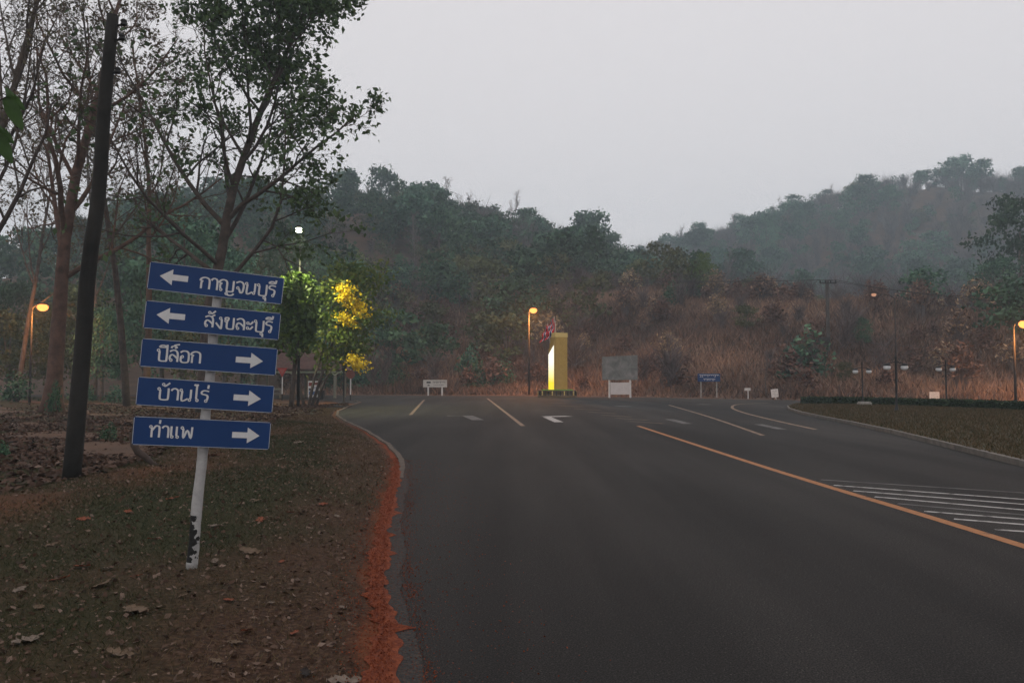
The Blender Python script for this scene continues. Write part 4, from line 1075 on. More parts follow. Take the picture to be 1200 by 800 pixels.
# the wood between them, too dense to count: one mass per material
def mass(name, label, kinds, n, px0, px1, d0, d1, hr, matl, seed, sub, s_min=8, dens=None):
    rng = np.random.default_rng(seed); VV = []; FF = []; SS = []; base = 0; cnt = 0; tr = 0
    while cnt < n and tr < 30 * n:
        tr += 1
        D = math.sqrt(rng.uniform(d0 * d0, d1 * d1)); px = rng.uniform(px0, px1); x = (px - 600) / FPX * D
        s_ = D - float(np.interp(x, FX, FY))
        if s_ < s_min or (s_ < 9 and any(a0 < px < a1 for a0, a1 in CLEAR)): continue
        if 955 < px < 988 and D < 88: continue
        if dens is not None and rng.random() > dens(x, D, px): continue
        kd = kinds[rng.integers(len(kinds))]; v_, f_, s_ = PR[kd][rng.integers(len(PR[kd]))][2]
        k = f_.shape[1]; m_ = len(f_); pick = rng.permutation(m_)[:sub]
        vv = v_.reshape(m_, k, 3)[pick].reshape(-1, 3).copy(); ss = s_.reshape(m_, k)[pick].ravel()
        cen_ = vv.reshape(-1, k, 3).mean(1, keepdims=True); vv = (cen_ + (vv.reshape(-1, k, 3) - cen_) * 1.25).reshape(-1, 3)
        h = rng.uniform(*hr) / 10; a = rng.random() * 6.28; ca, sa = math.cos(a), math.sin(a); w = h * rng.uniform(0.85, 1.3)
        vv = np.stack([(vv[:, 0] * ca - vv[:, 1] * sa) * w + x, (vv[:, 0] * sa + vv[:, 1] * ca) * w + D, vv[:, 2] * h + Hz(x, D)], 1)
        VV.append(vv); FF.append(np.arange(len(vv)).reshape(-1, k) + base); base += len(vv); SS.append(np.clip(ss * 0.7 + 0.3 * rng.random(), 0, 1)); cnt += 1
    tag(obj(name, np_mesh(name, np.concatenate(VV), np.concatenate(FF), matl, v=np.concatenate(SS))), label, 'woodland', kind='stuff')
mass('hill_woodland', 'dense green woodland covering the hazy left hill', ['round', 'tall', 'round'], 330, -60, 830, 130, 270, (6, 11), M['hill_leaf'], 41, 330)
mass('olive_woodland', 'dull olive scrub woodland on the left hill', ['olive'], 220, -60, 830, 110, 260, (4, 8), M['hill_olive'], 42, 300)
mass('bare_woodland', 'leafless grey woodland covering the misty right hill', ['bare'], 1300, 560, 1290, 170, 470, (7, 12), M['hill_twig'], 43, 200)
mass('misty_woodland', 'scattered green woodland on the misty right hill', ['round', 'tall'], 230, 740, 1290, 190, 470, (7, 13), M['hill_leaf'], 44, 320)
mass('dry_undergrowth', 'brown dry undergrowth covering the slope behind the junction', ['dry'], 420, 300, 1290, 60, 190, (2.0, 4.2), M['hill_dry'], 45, 330, s_min=4)
mass('bare_undergrowth', 'grey brown leafless brush on the slope behind the junction', ['bare'], 260, 300, 1290, 70, 190, (2.5, 5.5), M['hill_twig'], 46, 170, s_min=5)

rng = np.random.default_rng(77)
N = 200000
gd = np.sqrt(rng.uniform(58 ** 2, 165 ** 2, N)); gp = rng.uniform(330, 1290, N); gxx = (gp - 600) / FPX * gd
gs = gd - np.interp(gxx, FX, FY); kk = (gs > 1.2) & ~((gs < 4) & (rng.random(N) < 0.6)); gd, gxx, gs = gd[kk], gxx[kk], gs[kk]; N = len(gd)
hh = (0.35 + 1.0 * rng.random(N)) * sstep(0, 7, gs) * (0.8 + 0.5 * wob(gxx, gd, 0.3, 2)) + 0.15
b0 = np.stack([gxx, gd, H(gxx, gd) - 0.05], 1)
v1, f1 = blade_arrays(b0, b0 + np.stack([rng.normal(size=N) * .45 * hh, rng.normal(size=N) * .45 * hh, hh], 1), 0.10 + 0.10 * rng.random(N), rng)
tag(obj('dry_grass', np_mesh('dry_grass', v1, f1, M['hill_dry'], v=np.repeat(np.clip(0.5 + 0.5 * wob(gxx, gd, 0.13, 6) + 0.22 * rng.normal(size=N), 0, 1), 3))), 'tall dry brown grass covering the slope behind the junction', 'grass', kind='stuff')

# trees and bushes of the wood at left, beyond the leaf litter
WL = [('tall', -30, 285, 85), ('round', 20, 330, 96), ('olive', 95, 335, 80), ('round', 140, 275, 105), ('tall', 190, 235, 92), ('umbrella', 215, 250, 84), ('round', 265, 290, 78),
      ('olive', 285, 300, 90), ('round', 330, 260, 100), ('olive', 60, 355, 74), ('round', 170, 320, 72), ('olive', 240, 350, 66), ('round', 385, 300, 96), ('olive', 10, 365, 66), ('round', 120, 360, 64), ('olive', 300, 355, 86)]
WLAB = {'tall': 'tall feathery tree in the wood at the back of the leaf litter', 'round': 'dark leafy tree in the wood at the back of the leaf litter',
        'olive': 'olive undergrowth tree in the wood at the back of the leaf litter', 'umbrella': 'broad dark tree rising in the wood behind the blue boards'}
for kd, px, pt, D in WL:
    x = (px - 600) / FPX * D; z = float(VZ(x, D)) if D < 78 else Hz(x, D)
    h = P(px, pt, D).z - z
    plant({'round': 'grand', 'olive': 'grand_olive', 'tall': 'grand', 'umbrella': 'grand'}.get(kd, kd), x, D, h, 'wood_tree', WLAB[kd], None if kd == 'umbrella' else 'trees of the left wood, ' + kd, {'tall': 0.55, 'round': 0.8}.get(kd, 0.95), z=z)
for i, (px, pb, D, h) in enumerate([(135, 470, 58, 1.6), (100, 470, 62, 2.2), (128, 515, 22.5, 0.5), (5, 545, 17, 0.45), (200, 468, 64, 2.0), (250, 470, 60, 1.5), (20, 468, 58, 2.5), (65, 478, 40.2, 1.9), (180, 468, 70, 2.6), (290, 468, 70, 2.2), (-20, 470, 50, 2.0), (420, 462, 93, 4.5), (445, 462, 95, 4), (395, 462, 92, 4)]):
    x = (px - 600) / FPX * D; z = float(VZ(x, D)) if D < 78 else Hz(x, D)
    lab = ('low leafy bush on the ground of the left wood', 'bushes of the left wood') if D > 45 and D < 80 else (('dark bush across the road behind the pavilion', 'bushes behind the pavilion') if D > 80 else
          ({22.5: 'small green seedling clump beside the broken stump', 17: 'small dark seedling clump in the leaf litter', 40.2: 'dark creeper bush clinging to the flared trunk', }[D], None))
    plant('bush', x, D, h, 'bush', lab[0], lab[1], 1.0 if D != 40.2 else 0.45, 'bush', z=z)

# ------------------------------------------------------------------ street lamps
def lamp_light(parent, p, energy, colr, size=0.12, kind='POINT'):
    L = bpy.data.lights.new('lamp_light', kind); L.energy = energy; L.color = colr; L.shadow_soft_size = size
    o = bpy.data.objects.new('lamp_light', L); o.parent = parent; o.location = p; COL.objects.link(o); return o
def street_lamp(label, base, tipoff, height, lit, armdir, energy=2600, colr=(1.0, 0.38, 0.09), emis='sodium', lean=0.0, pole_m='lamp_pole', bulb=0.40):
    t = thing('street_lamp', label, 'street lamp', base)
    ax, ay = armdir; top = Vector((lean, 0, height - 0.35))
    b = MB(); b.tube([(0, 0, 0), (lean * 0.5, 0, height * 0.5), tuple(top)], [0.095, 0.075, 0.05], 10); b.build('pole', M[pole_m], t, True)
    e = top + Vector((ax, ay, 0.35))
    b = MB(); b.tube([tuple(top - Vector((0, 0, 0.05))), tuple(top + Vector((ax * .25, ay * .25, 0.2))), tuple(e)], [0.04, 0.035, 0.03], 8); b.build('arm', M[pole_m], t, True)
    d = Vector((ax, ay, 0)).normalized() if (ax or ay) else Vector((0, -1, 0))
    b = MB(); rz = math.atan2(d.y, d.x)
    c = e + d * 0.28
    b.box(tuple(c + Vector((0, 0, 0.06))), (0.62, 0.26, 0.09), rz); b.box(tuple(c + Vector((0, 0, 0.12))), (0.5, 0.18, 0.05), rz); hd = b.build('lamp_head', M['lamp_pole'], t)
    b = MB(); n = 10
    prof = [(0.03, 0.0), (bulb * 0.6, 0.0), (bulb * 0.9, -bulb * 0.25), (bulb * 0.95, -bulb * 0.6), (bulb * 0.7, -bulb * 1.0), (bulb * 0.3, -bulb * 1.2)]
    b.lathe([(r, z) for r, z in reversed(prof)], tuple(c + Vector((0, 0, 0.013))), 12)
    b.build('lens', M[emis] if lit else M['glass_globe'], hd, True)
    if lit and emis == 'led':
        lo_ = lamp_light(t, tuple(c + Vector((0, 0, -0.3))), energy, colr, kind='SPOT'); lo_.data.spot_size = R(128); lo_.data.spot_blend = 0.5
    elif lit: lamp_light(t, tuple(c + Vector((0, -0.45, -0.75))), energy, colr)
    return t
def lamp_px(label, px_base, px, py, D, arm, **kw):
    x = (px_base - 600) / FPX * D; hp_ = P(px, py, D); z = Hz(x, D) if D > 50 and px > 400 else float(VZ(x, D))
    ax = hp_.x - x; ax -= 0.28 * (1 if ax > 0 else -1) if abs(ax) > 0.35 else 0
    return street_lamp(label, (x, D, z), None, hp_.z - z, kw.pop('lit', True), (ax if abs(ax) > 0.05 else 0.0, arm), **kw)
lamp_px('lit orange street lamp beside the yellow monument', 620, 626, 362, 83, -0.3, energy=3200)
lamp_px('lit orange street lamp on a leaning pole beyond the hedge end', 1189, 1197, 377, 56.5, -0.3, energy=1500)
lamp_px('lit orange street lamp in the wood behind the flared trunk', 36, 50, 357, 60, 0.0, energy=1000)
lamp_px('tall street lamp with a faint orange glow over the dry slope', 1050, 1024, 344, 66, 0.0, energy=25, emis='sodium_dim', bulb=0.2)
lamp_px('lit white street lamp above the flowering tree', 350, 358, 274, 49.6, -1.5, pole_m='black_metal', energy=3600, colr=(1.0, 0.97, 0.50), emis='led', bulb=0.21)

def globe_lamp(px, py_base, D, h, label):
    x = (px - 600) / FPX * D
    t = thing('globe_lamp', label, 'street lamp', (x, D, 0.16 if D < 48 else Hz(x, D)))
    b = MB(); b.lathe([(0.16, 0), (0.16, 0.08), (0.10, 0.12), (0.06, 0.3), (0.045, 0.35), (0.04, h - 0.1), (0.05, h), (0.02, h + 0.12)], n=10); b.build('post', M['black_metal'], t, True)
    b = MB(); b.tube([(-0.42, 0, h - 0.33), (-0.3, 0, h - 0.25), (0, 0, h - 0.2), (0.3, 0, h - 0.25), (0.42, 0, h - 0.33)], 0.022, 6); b.build('cross_arm', M['black_metal'], t, True)
    for s in (-1, 1):
        g = MB(); g.lathe([(0.05, -0.14), (0.13, -0.10), (0.16, -0.02), (0.13, 0.06), (0.05, 0.09)], (s * 0.38, 0, h - 0.42), 12); gl = g.build('globe', M['glass_globe'], t, True)
        g = MB(); g.lathe([(0.17, 0.0), (0.12, 0.07), (0.03, 0.11)], (s * 0.38, 0, h - 0.36), 12); g.build('cap', M['black_metal'], gl, True)
    return t
globe_lamp(1049.5, 488, 35.6, 2.42, 'black twin globe lamp in front of the hedge on the island grass')
globe_lamp(1010, 477, 46.5, 2.35, 'black twin globe lamp on a concrete footing at the hedge')
globe_lamp(1108, 472, 44.5, 2.45, 'black twin globe lamp standing behind the hedge')
x = (1011 - 600) / FPX * 46.2
ft = MB(); ft.box((0, 0, 0.1), (0.62, 0.5, 0.2)); ft.box((0, 0, 0.22), (0.54, 0.42, 0.05)); tag(ft.build('lamp_footing', M['concrete'], loc=(x, 46.1, 0.14)), 'low concrete block at the foot of a twin globe lamp', 'footing')

# lantern post and red road sign by the pavilion
x = (403 - 600) / FPX * 59
t = thing('lantern_post', 'black lantern post at the corner of the verge', 'street lamp', (x, 59, float(VZ(x, 59))))
b = MB(); b.lathe([(0.14, 0), (0.14, 0.1), (0.08, 0.16), (0.06, 0.5), (0.055, 2.3), (0.07, 2.4)], n=10); b.build('post', M['black_metal'], t, True)
b = MB(); b.lathe([(0.10, 2.4), (0.17, 2.45), (0.22, 2.85), (0.24, 2.87), (0.14, 3.0), (0.03, 3.1)], n=8); b.build('lantern', M['black_metal'], t)
m_signred = mat('sign_red', [(0.22, 0.015, 0.012), (0.30, 0.025, 0.02)], 5, 0.5)
def red_sign(px, ptop, D, shape, label, colr):
    x = (px - 600) / FPX * D; z = float(VZ(x, D)); h = P(px, ptop, D).z - z
    t = thing('traffic_sign', label, 'traffic sign', (x, D, z))
    b = MB(); b.tube([(0, 0.04, 0), (0, 0.04, h)], 0.045, 8); b.build('post', M['white_paint'], t)
    b = MB()
    if shape == 'tri': b.prism([(0, h - 0.75), (0.42, h), (-0.42, h)], -0.03, -0.005)
    else: b.prism([(0.36 * math.cos(R(22.5 + 45 * i)), h - 0.36 + 0.36 * math.sin(R(22.5 + 45 * i))) for i in range(8)], -0.03, -0.005)
    pl = b.build('plate', colr, t)
    if shape == 'tri':
        b = MB(); b.prism([(0, h - 0.5), (0.2, h - 0.14), (-0.2, h - 0.14)], -0.036, -0.032); b.build('inner_panel', mat('sign_dull', [(0.25, 0.06, 0.05), (0.33, 0.08, 0.07)], 4, 0.6), pl)
    b = MB(); b.tube([(0, 0.04, 0), (0, 0.04, 0.55)], 0.048, 8); b.build('black_band', M['black_metal'], t)
red_sign(331, 431, 66, 'tri', 'red triangular give way sign on a white post before the pavilion', m_signred)
red_sign(411, 433, 64, 'oct', 'faded red brown octagonal sign on a white post at the verge corner', mat('sign_faded', [(0.11, 0.03, 0.022), (0.17, 0.05, 0.035)], 5, 0.6))

# ------------------------------------------------------------------ pavilion
D = 74.0
x0 = (352 - 600) / FPX * D
pv = thing('pavilion', 'open sided pavilion with brown hipped roof behind the flowering tree', 'pavilion', (x0, D, float(VZ(x0, D))))
m_roof = mat('roof_tile', [(0.06, 0.03, 0.026), (0.11, 0.055, 0.045)], 3, 0.85, 0.5, 12)
m_post = mat('pavilion_post', [(0.14, 0.14, 0.11), (0.22, 0.21, 0.17)], 4, 0.8)
m_trim = mat('pavilion_trim', [(0.42, 0.46, 0.33), (0.55, 0.58, 0.44)], 4, 0.7)
ez = 2.75; rz_ = 4.55
W, Dp = 4.1, 2.6
b = MB()
vs = [(-W, -Dp, ez), (W, -Dp, ez), (W, Dp, ez), (-W, Dp, ez), (-W + 2.2, 0, rz_), (W - 2.2, 0, rz_)]
vs += [(v[0], v[1], v[2] - 0.12) for v in vs[:4]]
b.add(vs, [(0, 1, 5, 4), (1, 2, 5), (2, 3, 4, 5), (3, 0, 4), (0, 6, 7, 1), (1, 7, 8, 2), (2, 8, 9, 3), (3, 9, 6, 0), (9, 8, 7, 6)])
rf = b.build('roof', m_roof, pv)
b = MB(); b.tube([(-W + 2.1, 0, rz_ + 0.04), (W - 2.1, 0, rz_ + 0.04)], 0.09, 6); b.build('ridge_cap', m_roof, rf)
for sx in (-1, 0, 1):
    for sy in (-1, 1):
        b = MB(); b.box((sx * (W - 0.5), sy * (Dp - 0.5), (ez - 0.12) / 2), (0.22, 0.22, ez - 0.12)); b.build('post', m_post, pv)
for sy in (-1, 1):
    b = MB(); b.box((0, sy * (Dp - 0.5) - 0.13, ez - 0.28), (2 * W - 0.8, 0.05, 0.14)); b.build('beam', m_trim, pv)
for sx in (-1, 0, 1):
    for k in (-1, 1):
        b = MB(); p0 = (sx * (W - 0.5), -Dp + 0.36, ez - 0.55); b.tube([p0, (sx * (W - 0.5) + k * 0.6, -Dp + 0.36, ez - 0.2)], 0.045, 5); b.build('brace', m_trim, pv)
b = MB(); b.box((0, 0, 0.05), (2 * W - 0.3, 2 * Dp - 0.3, 0.1)); b.build('floor_slab', M['concrete'], pv)
x1 = (318 - 600) / FPX * 71.5
bn = thing('bench', 'wooden bench at the front of the pavilion', 'bench', (x1, 71.2, float(VZ(x1, 71.2))))
b = MB(); b.box((0, 0, 0.45), (2.2, 0.4, 0.07)); b.build('seat', m_post, bn)
b = MB(); b.box((0, 0.22, 0.85), (2.2, 0.06, 0.16)); b.build('backrest', m_post, bn)
for s in (-1, 1):
    b = MB(); b.box((s * 0.9, 0, 0.21), (0.1, 0.36, 0.42)); b.box((s * 0.9, 0.22, 0.6), (0.08, 0.05, 0.4)); b.build('leg', m_post, bn)
x1 = (368 - 600) / FPX * 69
nb = thing('notice_board', 'white notice board with coloured bills beside the flowering tree', 'notice board', (x1, 69, float(VZ(x1, 69))))
b = MB(); b.box((0, 0, 0.95), (0.95, 0.06, 1.35)); b.build('panel', M['white_paint'], nb)
for i, (xx, zz, ww, hh_, cc) in enumerate([(-.2, 1.35, .45, .3, (0.25, 0.06, 0.05)), (.22, 1.4, .3, .22, (0.2, 0.07, 0.06)), (0.1, 1.05, .5, .2, (0.35, 0.37, 0.42)), (-.1, 0.62, .6, .3, (0.10, 0.16, 0.30)), (-.28, 0.92, .25, .2, (0.06, 0.06, 0.08))]):
    b = MB(); b.box((xx, -0.036 - 0.002 * i, zz), (ww, 0.008, hh_)); b.build('bill', mat('bill_paper', [tuple(0.7 * q for q in cc), cc], 6, 0.8), nb)
for s in (-1, 1):
    b = MB(); b.box((s * 0.4, 0.05, 0.4), (0.07, 0.05, 0.8)); b.build('leg', M['white_paint'], nb)
x1 = (377 - 600) / FPX * 68
bi = thing('litter_bin', 'dark square litter bin next to the white notice board', 'bin', (x1, 68, float(VZ(x1, 68))))
b = MB(); b.add([(-.22, -.22, 0), (.22, -.22, 0), (.22, .22, 0), (-.22, .22, 0), (-.27, -.27, .75), (.27, -.27, .75), (.27, .27, .75), (-.27, .27, .75)], [(3, 2, 1, 0), (4, 5, 6, 7), (0, 1, 5, 4), (1, 2, 6, 5), (2, 3, 7, 6), (3, 0, 4, 7)]); b.build('body', M['black_metal'], bi)
b = MB(); b.box((0, 0, 0.79), (0.6, 0.6, 0.07)); b.build('lid', M['black_metal'], bi)

# ------------------------------------------------------------------ monument
D = 74.5
x0 = (653 - 600) / FPX * D
mo = thing('monument', 'yellow monument pillar with a lit white face on a round railed base', 'monument', (x0, D, 0.0))
mo.scale = (0.92, 0.92, 0.92)
m_mus = mat('mustard_paint', [(0.42, 0.27, 0.06), (0.50, 0.33, 0.085)], 2, 0.7, 0.1, 20)
m_cap = mat('pale_yellow_paint', [(0.70, 0.52, 0.18), (0.76, 0.58, 0.22)], 2, 0.7)
m_plinth = mat('plinth', [(0.12, 0.085, 0.05), (0.2, 0.14, 0.085)], 3, 0.9)
b = MB(); b.lathe([(1.95, 0), (1.95, 0.22), (1.85, 0.24), (1.75, 0.30), (1.75, 0.62), (1.85, 0.64), (1.85, 0.72), (0.3, 0.74)], n=36); pl = b.build('plinth', m_plinth, mo)
for i in range(30):
    a = 2 * math.pi * i / 30
    b = MB(); b.lathe([(0.045, 0.235), (0.06, 0.32), (0.035, 0.40), (0.06, 0.52), (0.045, 0.645)], (1.88 * math.cos(a), 1.88 * math.sin(a), 0), 6); b.build('baluster', m_cap if i % 3 == 0 else M['black_metal'], mo, True)
b = MB()
for i in range(36):
    a = 2 * math.pi * i / 36; a2 = 2 * math.pi * (i + 1) / 36
    b.tube([(1.55 * math.cos(a), 1.55 * math.sin(a), 0.77), (1.55 * math.cos(a2), 1.55 * math.sin(a2), 0.77)], 0.03, 5, cap=False)
b.build('green_light_rope', emit('green_light', (0.16, 0.75, 0.05), 0.22), mo)
yaw = R(24)
rot = Matrix.Rotation(yaw, 3, 'Z')
b = MB(); b.box((0.12, 0, 0.73 + 2.6), (1.3, 1.3, 5.2), yaw); pil = b.build('pillar', m_mus, mo)
b = MB(); b.box((0.12, 0, 5.93 + 0.215), (1.36, 1.36, 0.43), yaw); b.build('cap_block', m_cap, pil)
# floodlight on the left face, put in as a glowing yellow-to-white gradient
m_lit = bpy.data.materials.new('floodlight_glow'); m_lit.use_nodes = True
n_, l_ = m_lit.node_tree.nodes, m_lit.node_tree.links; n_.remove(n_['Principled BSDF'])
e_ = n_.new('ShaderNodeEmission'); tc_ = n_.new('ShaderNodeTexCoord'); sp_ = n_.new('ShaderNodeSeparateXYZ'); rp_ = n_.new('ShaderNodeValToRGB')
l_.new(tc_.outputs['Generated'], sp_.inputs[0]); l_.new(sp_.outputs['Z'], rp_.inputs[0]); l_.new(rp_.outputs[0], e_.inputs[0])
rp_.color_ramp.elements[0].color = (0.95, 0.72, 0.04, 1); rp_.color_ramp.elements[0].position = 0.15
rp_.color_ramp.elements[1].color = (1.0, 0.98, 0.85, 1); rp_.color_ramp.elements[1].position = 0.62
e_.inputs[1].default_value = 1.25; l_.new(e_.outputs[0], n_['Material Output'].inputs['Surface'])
# panel in the pillar's local frame: left face is -x
def loc2(p): 
    q = rot @ Vector(p); return (q.x + 0.12, q.y, q.z)
b = MB()
sec = [(-0.655, -0.62), (-0.78, -0.62), (-0.78, 0.62), (-0.655, 0.62)]
vs = [loc2((px_2, py_2, 0.735)) for px_2, py_2 in sec] + [loc2((sec[0][0], sec[0][1], 5.5)), loc2((sec[1][0], sec[1][1], 5.5)), loc2((sec[2][0], sec[2][1], 4.75)), loc2((sec[3][0], sec[3][1], 4.75))]
b.add(vs, [(3, 2, 1, 0), (4, 5, 6, 7), (0, 1, 5, 4), (1, 2, 6, 5), (2, 3, 7, 6), (3, 0, 4, 7)])
b.build('side_slab', m_mus, mo)
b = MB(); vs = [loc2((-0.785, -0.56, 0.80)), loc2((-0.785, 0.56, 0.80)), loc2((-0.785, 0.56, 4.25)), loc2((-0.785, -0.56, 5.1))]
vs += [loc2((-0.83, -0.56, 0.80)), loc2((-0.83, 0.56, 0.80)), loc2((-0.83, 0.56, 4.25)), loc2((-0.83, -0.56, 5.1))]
b.add(vs, [(0, 1, 2, 3), (7, 6, 5, 4), (0, 4, 5, 1), (1, 5, 6, 2), (2, 6, 7, 3), (3, 7, 4, 0)]); b.build('floodlit_glow_panel', m_lit, mo)
# flags on the monument
m_fr = mat('flag_red', [(0.5, 0.012, 0.02), (0.62, 0.02, 0.03)], 4, 0.8); m_fw = mat('flag_white', [(0.6, 0.6, 0.6), (0.7, 0.7, 0.7)], 4, 0.8); m_fb = mat('flag_blue', [(0.012, 0.016, 0.10), (0.02, 0.025, 0.14)], 4, 0.8)
FLG = [(-0.38, 0.15, 0.12, 7.35, 'tallest draped tricolour flag on top of the yellow monument'), (-0.62, 0.2, -0.25, 6.75, 'draped tricolour flag leaning left on the yellow monument'), (-0.2, -0.1, 0.02, 6.95, 'draped tricolour flag nearest the cap of the yellow monument')]
for (fx, fy, ln, ft_, lab) in FLG:
    t = thing('flag', lab, 'flag', (x0 + fx, D + fy, 4.9))
    h = ft_ - 4.9
    b = MB(); b.tube([(0, 0, 0), (ln, 0, h)], 0.03, 6); b.build('flagpole', M['white_paint'], t)
    b = MB(); nu, nv = 14, 10; vs = []
    for j in range(nv + 1):
        for i in range(nu + 1):
            u, v = i / nu, j / nv
            z = h - 0.1 - v * 0.5 - u * 1.2; xx = ln * (z / h) - (0.10 * u + 0.85 * v * (0.45 + 0.55 * u) + 0.06 * math.sin(u * 11 + v * 4)) ; yy_ = -0.05 - 0.12 * math.sin(u * 11 + v * 3)
            vs.append((xx, yy_, z))
    order = [0, 0, 0, 1, 2, 2, 1, 0, 0, 0]
    for j in range(nv):
        b.add([], [])
    base_i = len(b.v); b.v += vs
    for j in range(nv):
        for i in range(nu):
            q = j * (nu + 1) + i; b.f.append((q, q + 1, q + nu + 2, q + nu + 1)); b.m.append(order[j])
    b.build('cloth', [m_fr, m_fw, m_fb], t, True)

# ------------------------------------------------------------------ billboard and roadside signs across the junction
def scribble(b, x0, x1, z, h, y, seed, thick=1.0):
    """a line of marks too small to read"""
    r = random.Random(seed); x = x0; k = 0
    while x < x1:
        w = h * r.uniform(0.5, 0.8); q = [(0, r.uniform(0.6, 0.9)), (0.2, 1.0), (0.6, 0.95), (0.75, 0.5), (0.7, 0), (0.3, 0.05)]
        ribbon(b, smooth_line(q[:r.choice((4, 5, 6))], 3), h, x, z, y - 0.0006 * (k % 5), 0.2 * thick, 0.15 * thick); k += 1
        x += w * 1.15
D = 74.3; xb = (725.5 - 600) / FPX * D
bb = thing('billboard', 'weathered grey blank billboard on two posts beside the monument', 'billboard', (xb, D - 0.5, 0.0), (0, 0, R(10)))
m_weath = mat('weathered_sheet', [(0.10, 0.105, 0.10), (0.17, 0.17, 0.16), (0.26, 0.25, 0.235)], 1.3, 0.85, 0.2, 20, detail=10, distort=0.8)
for i in range(6):
    b = MB(); w_ = 3.34 / 6
    xa = -1.67 + i * w_
    b.prism([(xa, 1.58 + 0.02 * i / 6), (xa + w_ - 0.015, 1.58 + 0.02 * (i + 1) / 6), (xa + w_ - 0.015, 3.66 + 0.18 * (i + 1) / 6), (xa, 3.66 + 0.18 * i / 6)], -0.05 - 0.006 * (i % 2), -0.01); b.build('sheet', m_weath, bb)
for s in (-1, 1):
    b = MB(); b.box((s * 0.98, 0.07, 1.75), (0.15, 0.14, 3.5)); b.build('post', M['white_paint'], bb)
for z in (1.8, 2.6, 3.4):
    b = MB(); b.box((0, 0.0225, z), (3.2, 0.04, 0.08)); b.build('rail', M['grey_metal'], bb)
m_pink = mat('plain_board', [(0.55, 0.50, 0.48), (0.64, 0.59, 0.57)], 2, 0.7)
b = MB(); b.box((0, -0.04, 0.83), (1.78, 0.04, 1.08)); b.build('lower_board', m_pink, bb)

D = 82.5; xb = (510 - 600) / FPX * D
vsn = thing('village_sign', 'small white roadside sign with black marks on two white posts', 'road sign', (xb, D, 0.02))
b = MB(); b.box((0, 0, 1.22), (2.4, 0.05, 0.74)); pn = b.build('board', mat('sign_cream', [(0.50, 0.47, 0.43), (0.60, 0.57, 0.53)], 3, 0.7), vsn)
b = MB(); b.box((-0.65, -0.0285, 1.33), (0.42, 0.006, 0.16)); b.box((-0.65, -0.0285, 1.04), (0.2, 0.006, 0.1)); scribble(b, -0.25, 0.95, 1.26, 0.16, -0.029, 3); scribble(b, -0.15, 0.85, 1.02, 0.07, -0.029, 4)
b.build('lettering', M['black_metal'], pn)
for s in (-1, 1):
    b = MB(); b.box((s * 0.7, 0.05, 0.55), (0.15, 0.1, 1.1)); b.build('post', M['white_paint'], vsn)

D = 71.0; xb = (830.5 - 600) / FPX * D
bs = thing('place_sign', 'blue place sign with two lines of white lettering across the junction', 'road sign', (xb, D, Hz(xb, D)))
hb = P(830, 442, D).z - Hz(xb, D)
b = MB(); b.box((0, 0, hb - 0.02), (1.95, 0.05, 0.70)); pn = b.build('board', m_blue, bs)
b = MB(); scribble(b, -0.85, 0.80, hb + 0.03, 0.2, -0.03, 5); scribble(b, -0.5, 0.5, hb - 0.27, 0.15, -0.03, 6); b.build('lettering', m_refl, pn)
for s in (-1, 1):
    b = MB(); b.box((s * 0.68, 0.06, hb / 2), (0.1, 0.1, hb)); b.build('post', M['concrete'], bs)
def small_sign(px, py, D, w, h, label, yaw=0.0, tilt=0.0, two=False):
    x = (px - 600) / FPX * D; z = Hz(x, D); zc = P(px, py, D).z - z
    t = thing('small_sign', label, 'sign', (x, D, z), (0, tilt, yaw))
    b = MB(); b.box((0, 0, zc), (w, 0.04, h)); pn = b.build('board', M['white_paint'], t)
    b = MB(); scribble(b, -w * 0.36, w * 0.32, zc + h * 0.08, h * 0.2, -0.024, int(px), 0.5); scribble(b, -w * 0.3, w * 0.3, zc - h * 0.28, h * 0.18, -0.024, int(px) + 1, 0.5); b.build('lettering', M['grey_metal'], pn)
    for s in ((-1, 1) if two else (0.3,)):
        b = MB(); b.box((s * w * 0.4, 0.05, (zc + h * 0.4) / 2 - 0.1), (0.07, 0.05, zc + h * 0.4)); b.build('post', M['white_paint'], t)
small_sign(875.5, 456, 67.5, 0.48, 0.22, 'tiny white sign on a thin post at the far road edge')
small_sign(908, 460.5, 66, 0.6, 0.66, 'square white sign tilted on a short post at the far road edge', R(8), R(-6))
small_sign(1094, 463, 60, 0.72, 0.5, 'low white sign on two legs beyond the hedge', 0, 0, True)

# pale bare sapling by the square sign
x = (898 - 600) / FPX * 68.5
make_tree('pale_sapling', 'pale crooked bare sapling between the two small white signs', x, 68.5, 81, 3.2, 0.09, None, 'bark_grey', z=Hz(x, 68.5), limb_from=0.5, n_limb=5, limb_len=0.4, lvl=(3, 2), lean=(-0.12, 0), wander=0.2, tipw=0.012)

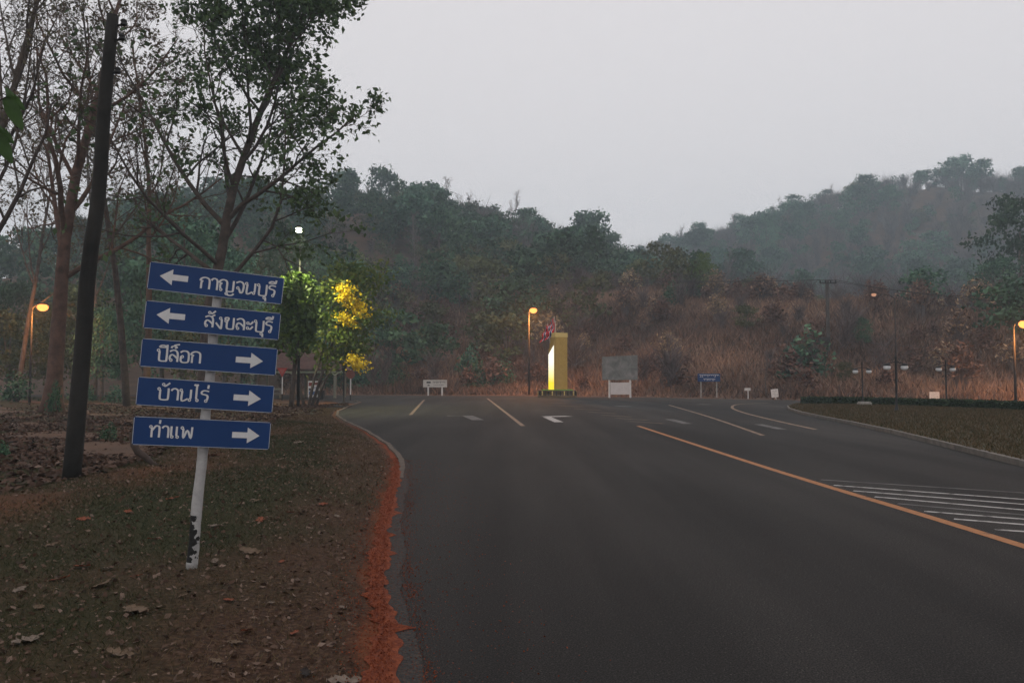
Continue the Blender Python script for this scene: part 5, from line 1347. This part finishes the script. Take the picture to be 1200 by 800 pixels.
# ------------------------------------------------------------------ utility pole on the slope with its cables
D = 83.0; xb = (971 - 600) / FPX * D; zb = Hz(xb, D); zt = P(971, 328, D).z
up_ = thing('concrete_utility_pole', 'dark concrete utility pole with crossarm standing on the dry slope', 'utility pole', (xb, D, zb - 0.3))
hh = zt - zb + 0.3
b = MB(); b.box((0, 0, hh / 2), (0.27, 0.25, hh)); b.build('shaft', mat('old_concrete', [(0.05, 0.047, 0.045), (0.09, 0.085, 0.08)], 2, 0.9), up_)
b = MB(); b.box((0, -0.22, hh - 0.35), (1.7, 0.12, 0.12)); ca = b.build('crossarm', M['black_metal'], up_)
for s in (-1, -0.35, 0.35, 1):
    b = MB(); b.lathe([(0.04, 0), (0.09, 0.06), (0.06, 0.14), (0.08, 0.2), (0.03, 0.28)], (s * 0.78, -0.22, hh - 0.29), 8); b.build('insulator', M['black_metal'], ca, True)
b = MB(); b.box((-0.5, -0.3, hh - 6.2), (1.0, 0.5, 0.7)); b.build('transformer_box', M['black_metal'], up_)
def cable(label, p0, p1, sag, r=0.025):
    pts = []
    for i in range(25):
        t = i / 24; q = Vector(p0).lerp(Vector(p1), t); q.z -= sag * 4 * t * (1 - t); pts.append(q)
    b = MB(); b.tube(pts, r, 5); tag(b.build('overhead_cable', M['black_metal'], smooth=True), label, 'cable')
ins = Vector((xb, D - 0.22, zb - 0.3 + hh - 0.02))
for k, (off, lab) in enumerate(((-0.78, 'upper overhead cable running left from the utility pole crossarm'), (0.78, 'second overhead cable running left from the utility pole crossarm'))):
    cable(lab, ins + Vector((off, 0, 0)), tuple(P(300, 312 - k * 5, 140)), 1.2)
for k, (off, lab) in enumerate(((-0.27, 'upper overhead cable running right from the utility pole crossarm'), (0.78, 'second overhead cable running right from the utility pole crossarm'))):
    cable(lab, ins + Vector((off, 0, 0)), tuple(P(1330, 350 + 6 * k, 74)), 0.8)
low = Vector((xb - 0.2, D - 0.2, zb - 0.3 + hh - 6.0))
cable('lower overhead cable running left across the dry slope', low, tuple(P(560, 398, 122)), 1.0)
cable('lower overhead cable running right across the dry slope', low + Vector((0.4, 0, 0)), tuple(P(1330, 402, 76)), 0.8)

# ------------------------------------------------------------------ haze: smoke-filled evening air
hz = MB(); hz.box((0, 255, 79), (1440, 1000, 161))
m_hz = bpy.data.materials.new('haze_air'); m_hz.use_nodes = True
n_, l_ = m_hz.node_tree.nodes, m_hz.node_tree.links; n_.remove(n_['Principled BSDF'])
pvn = n_.new('ShaderNodeVolumePrincipled'); pvn.inputs['Color'].default_value = (0.74, 0.90, 1.0, 1); pvn.inputs['Density'].default_value = 0.00095
l_.new(pvn.outputs[0], n_['Material Output'].inputs['Volume'])
tag(hz.build('haze', m_hz), 'thin grey smoky haze filling the valley air', 'haze', kind='stuff')
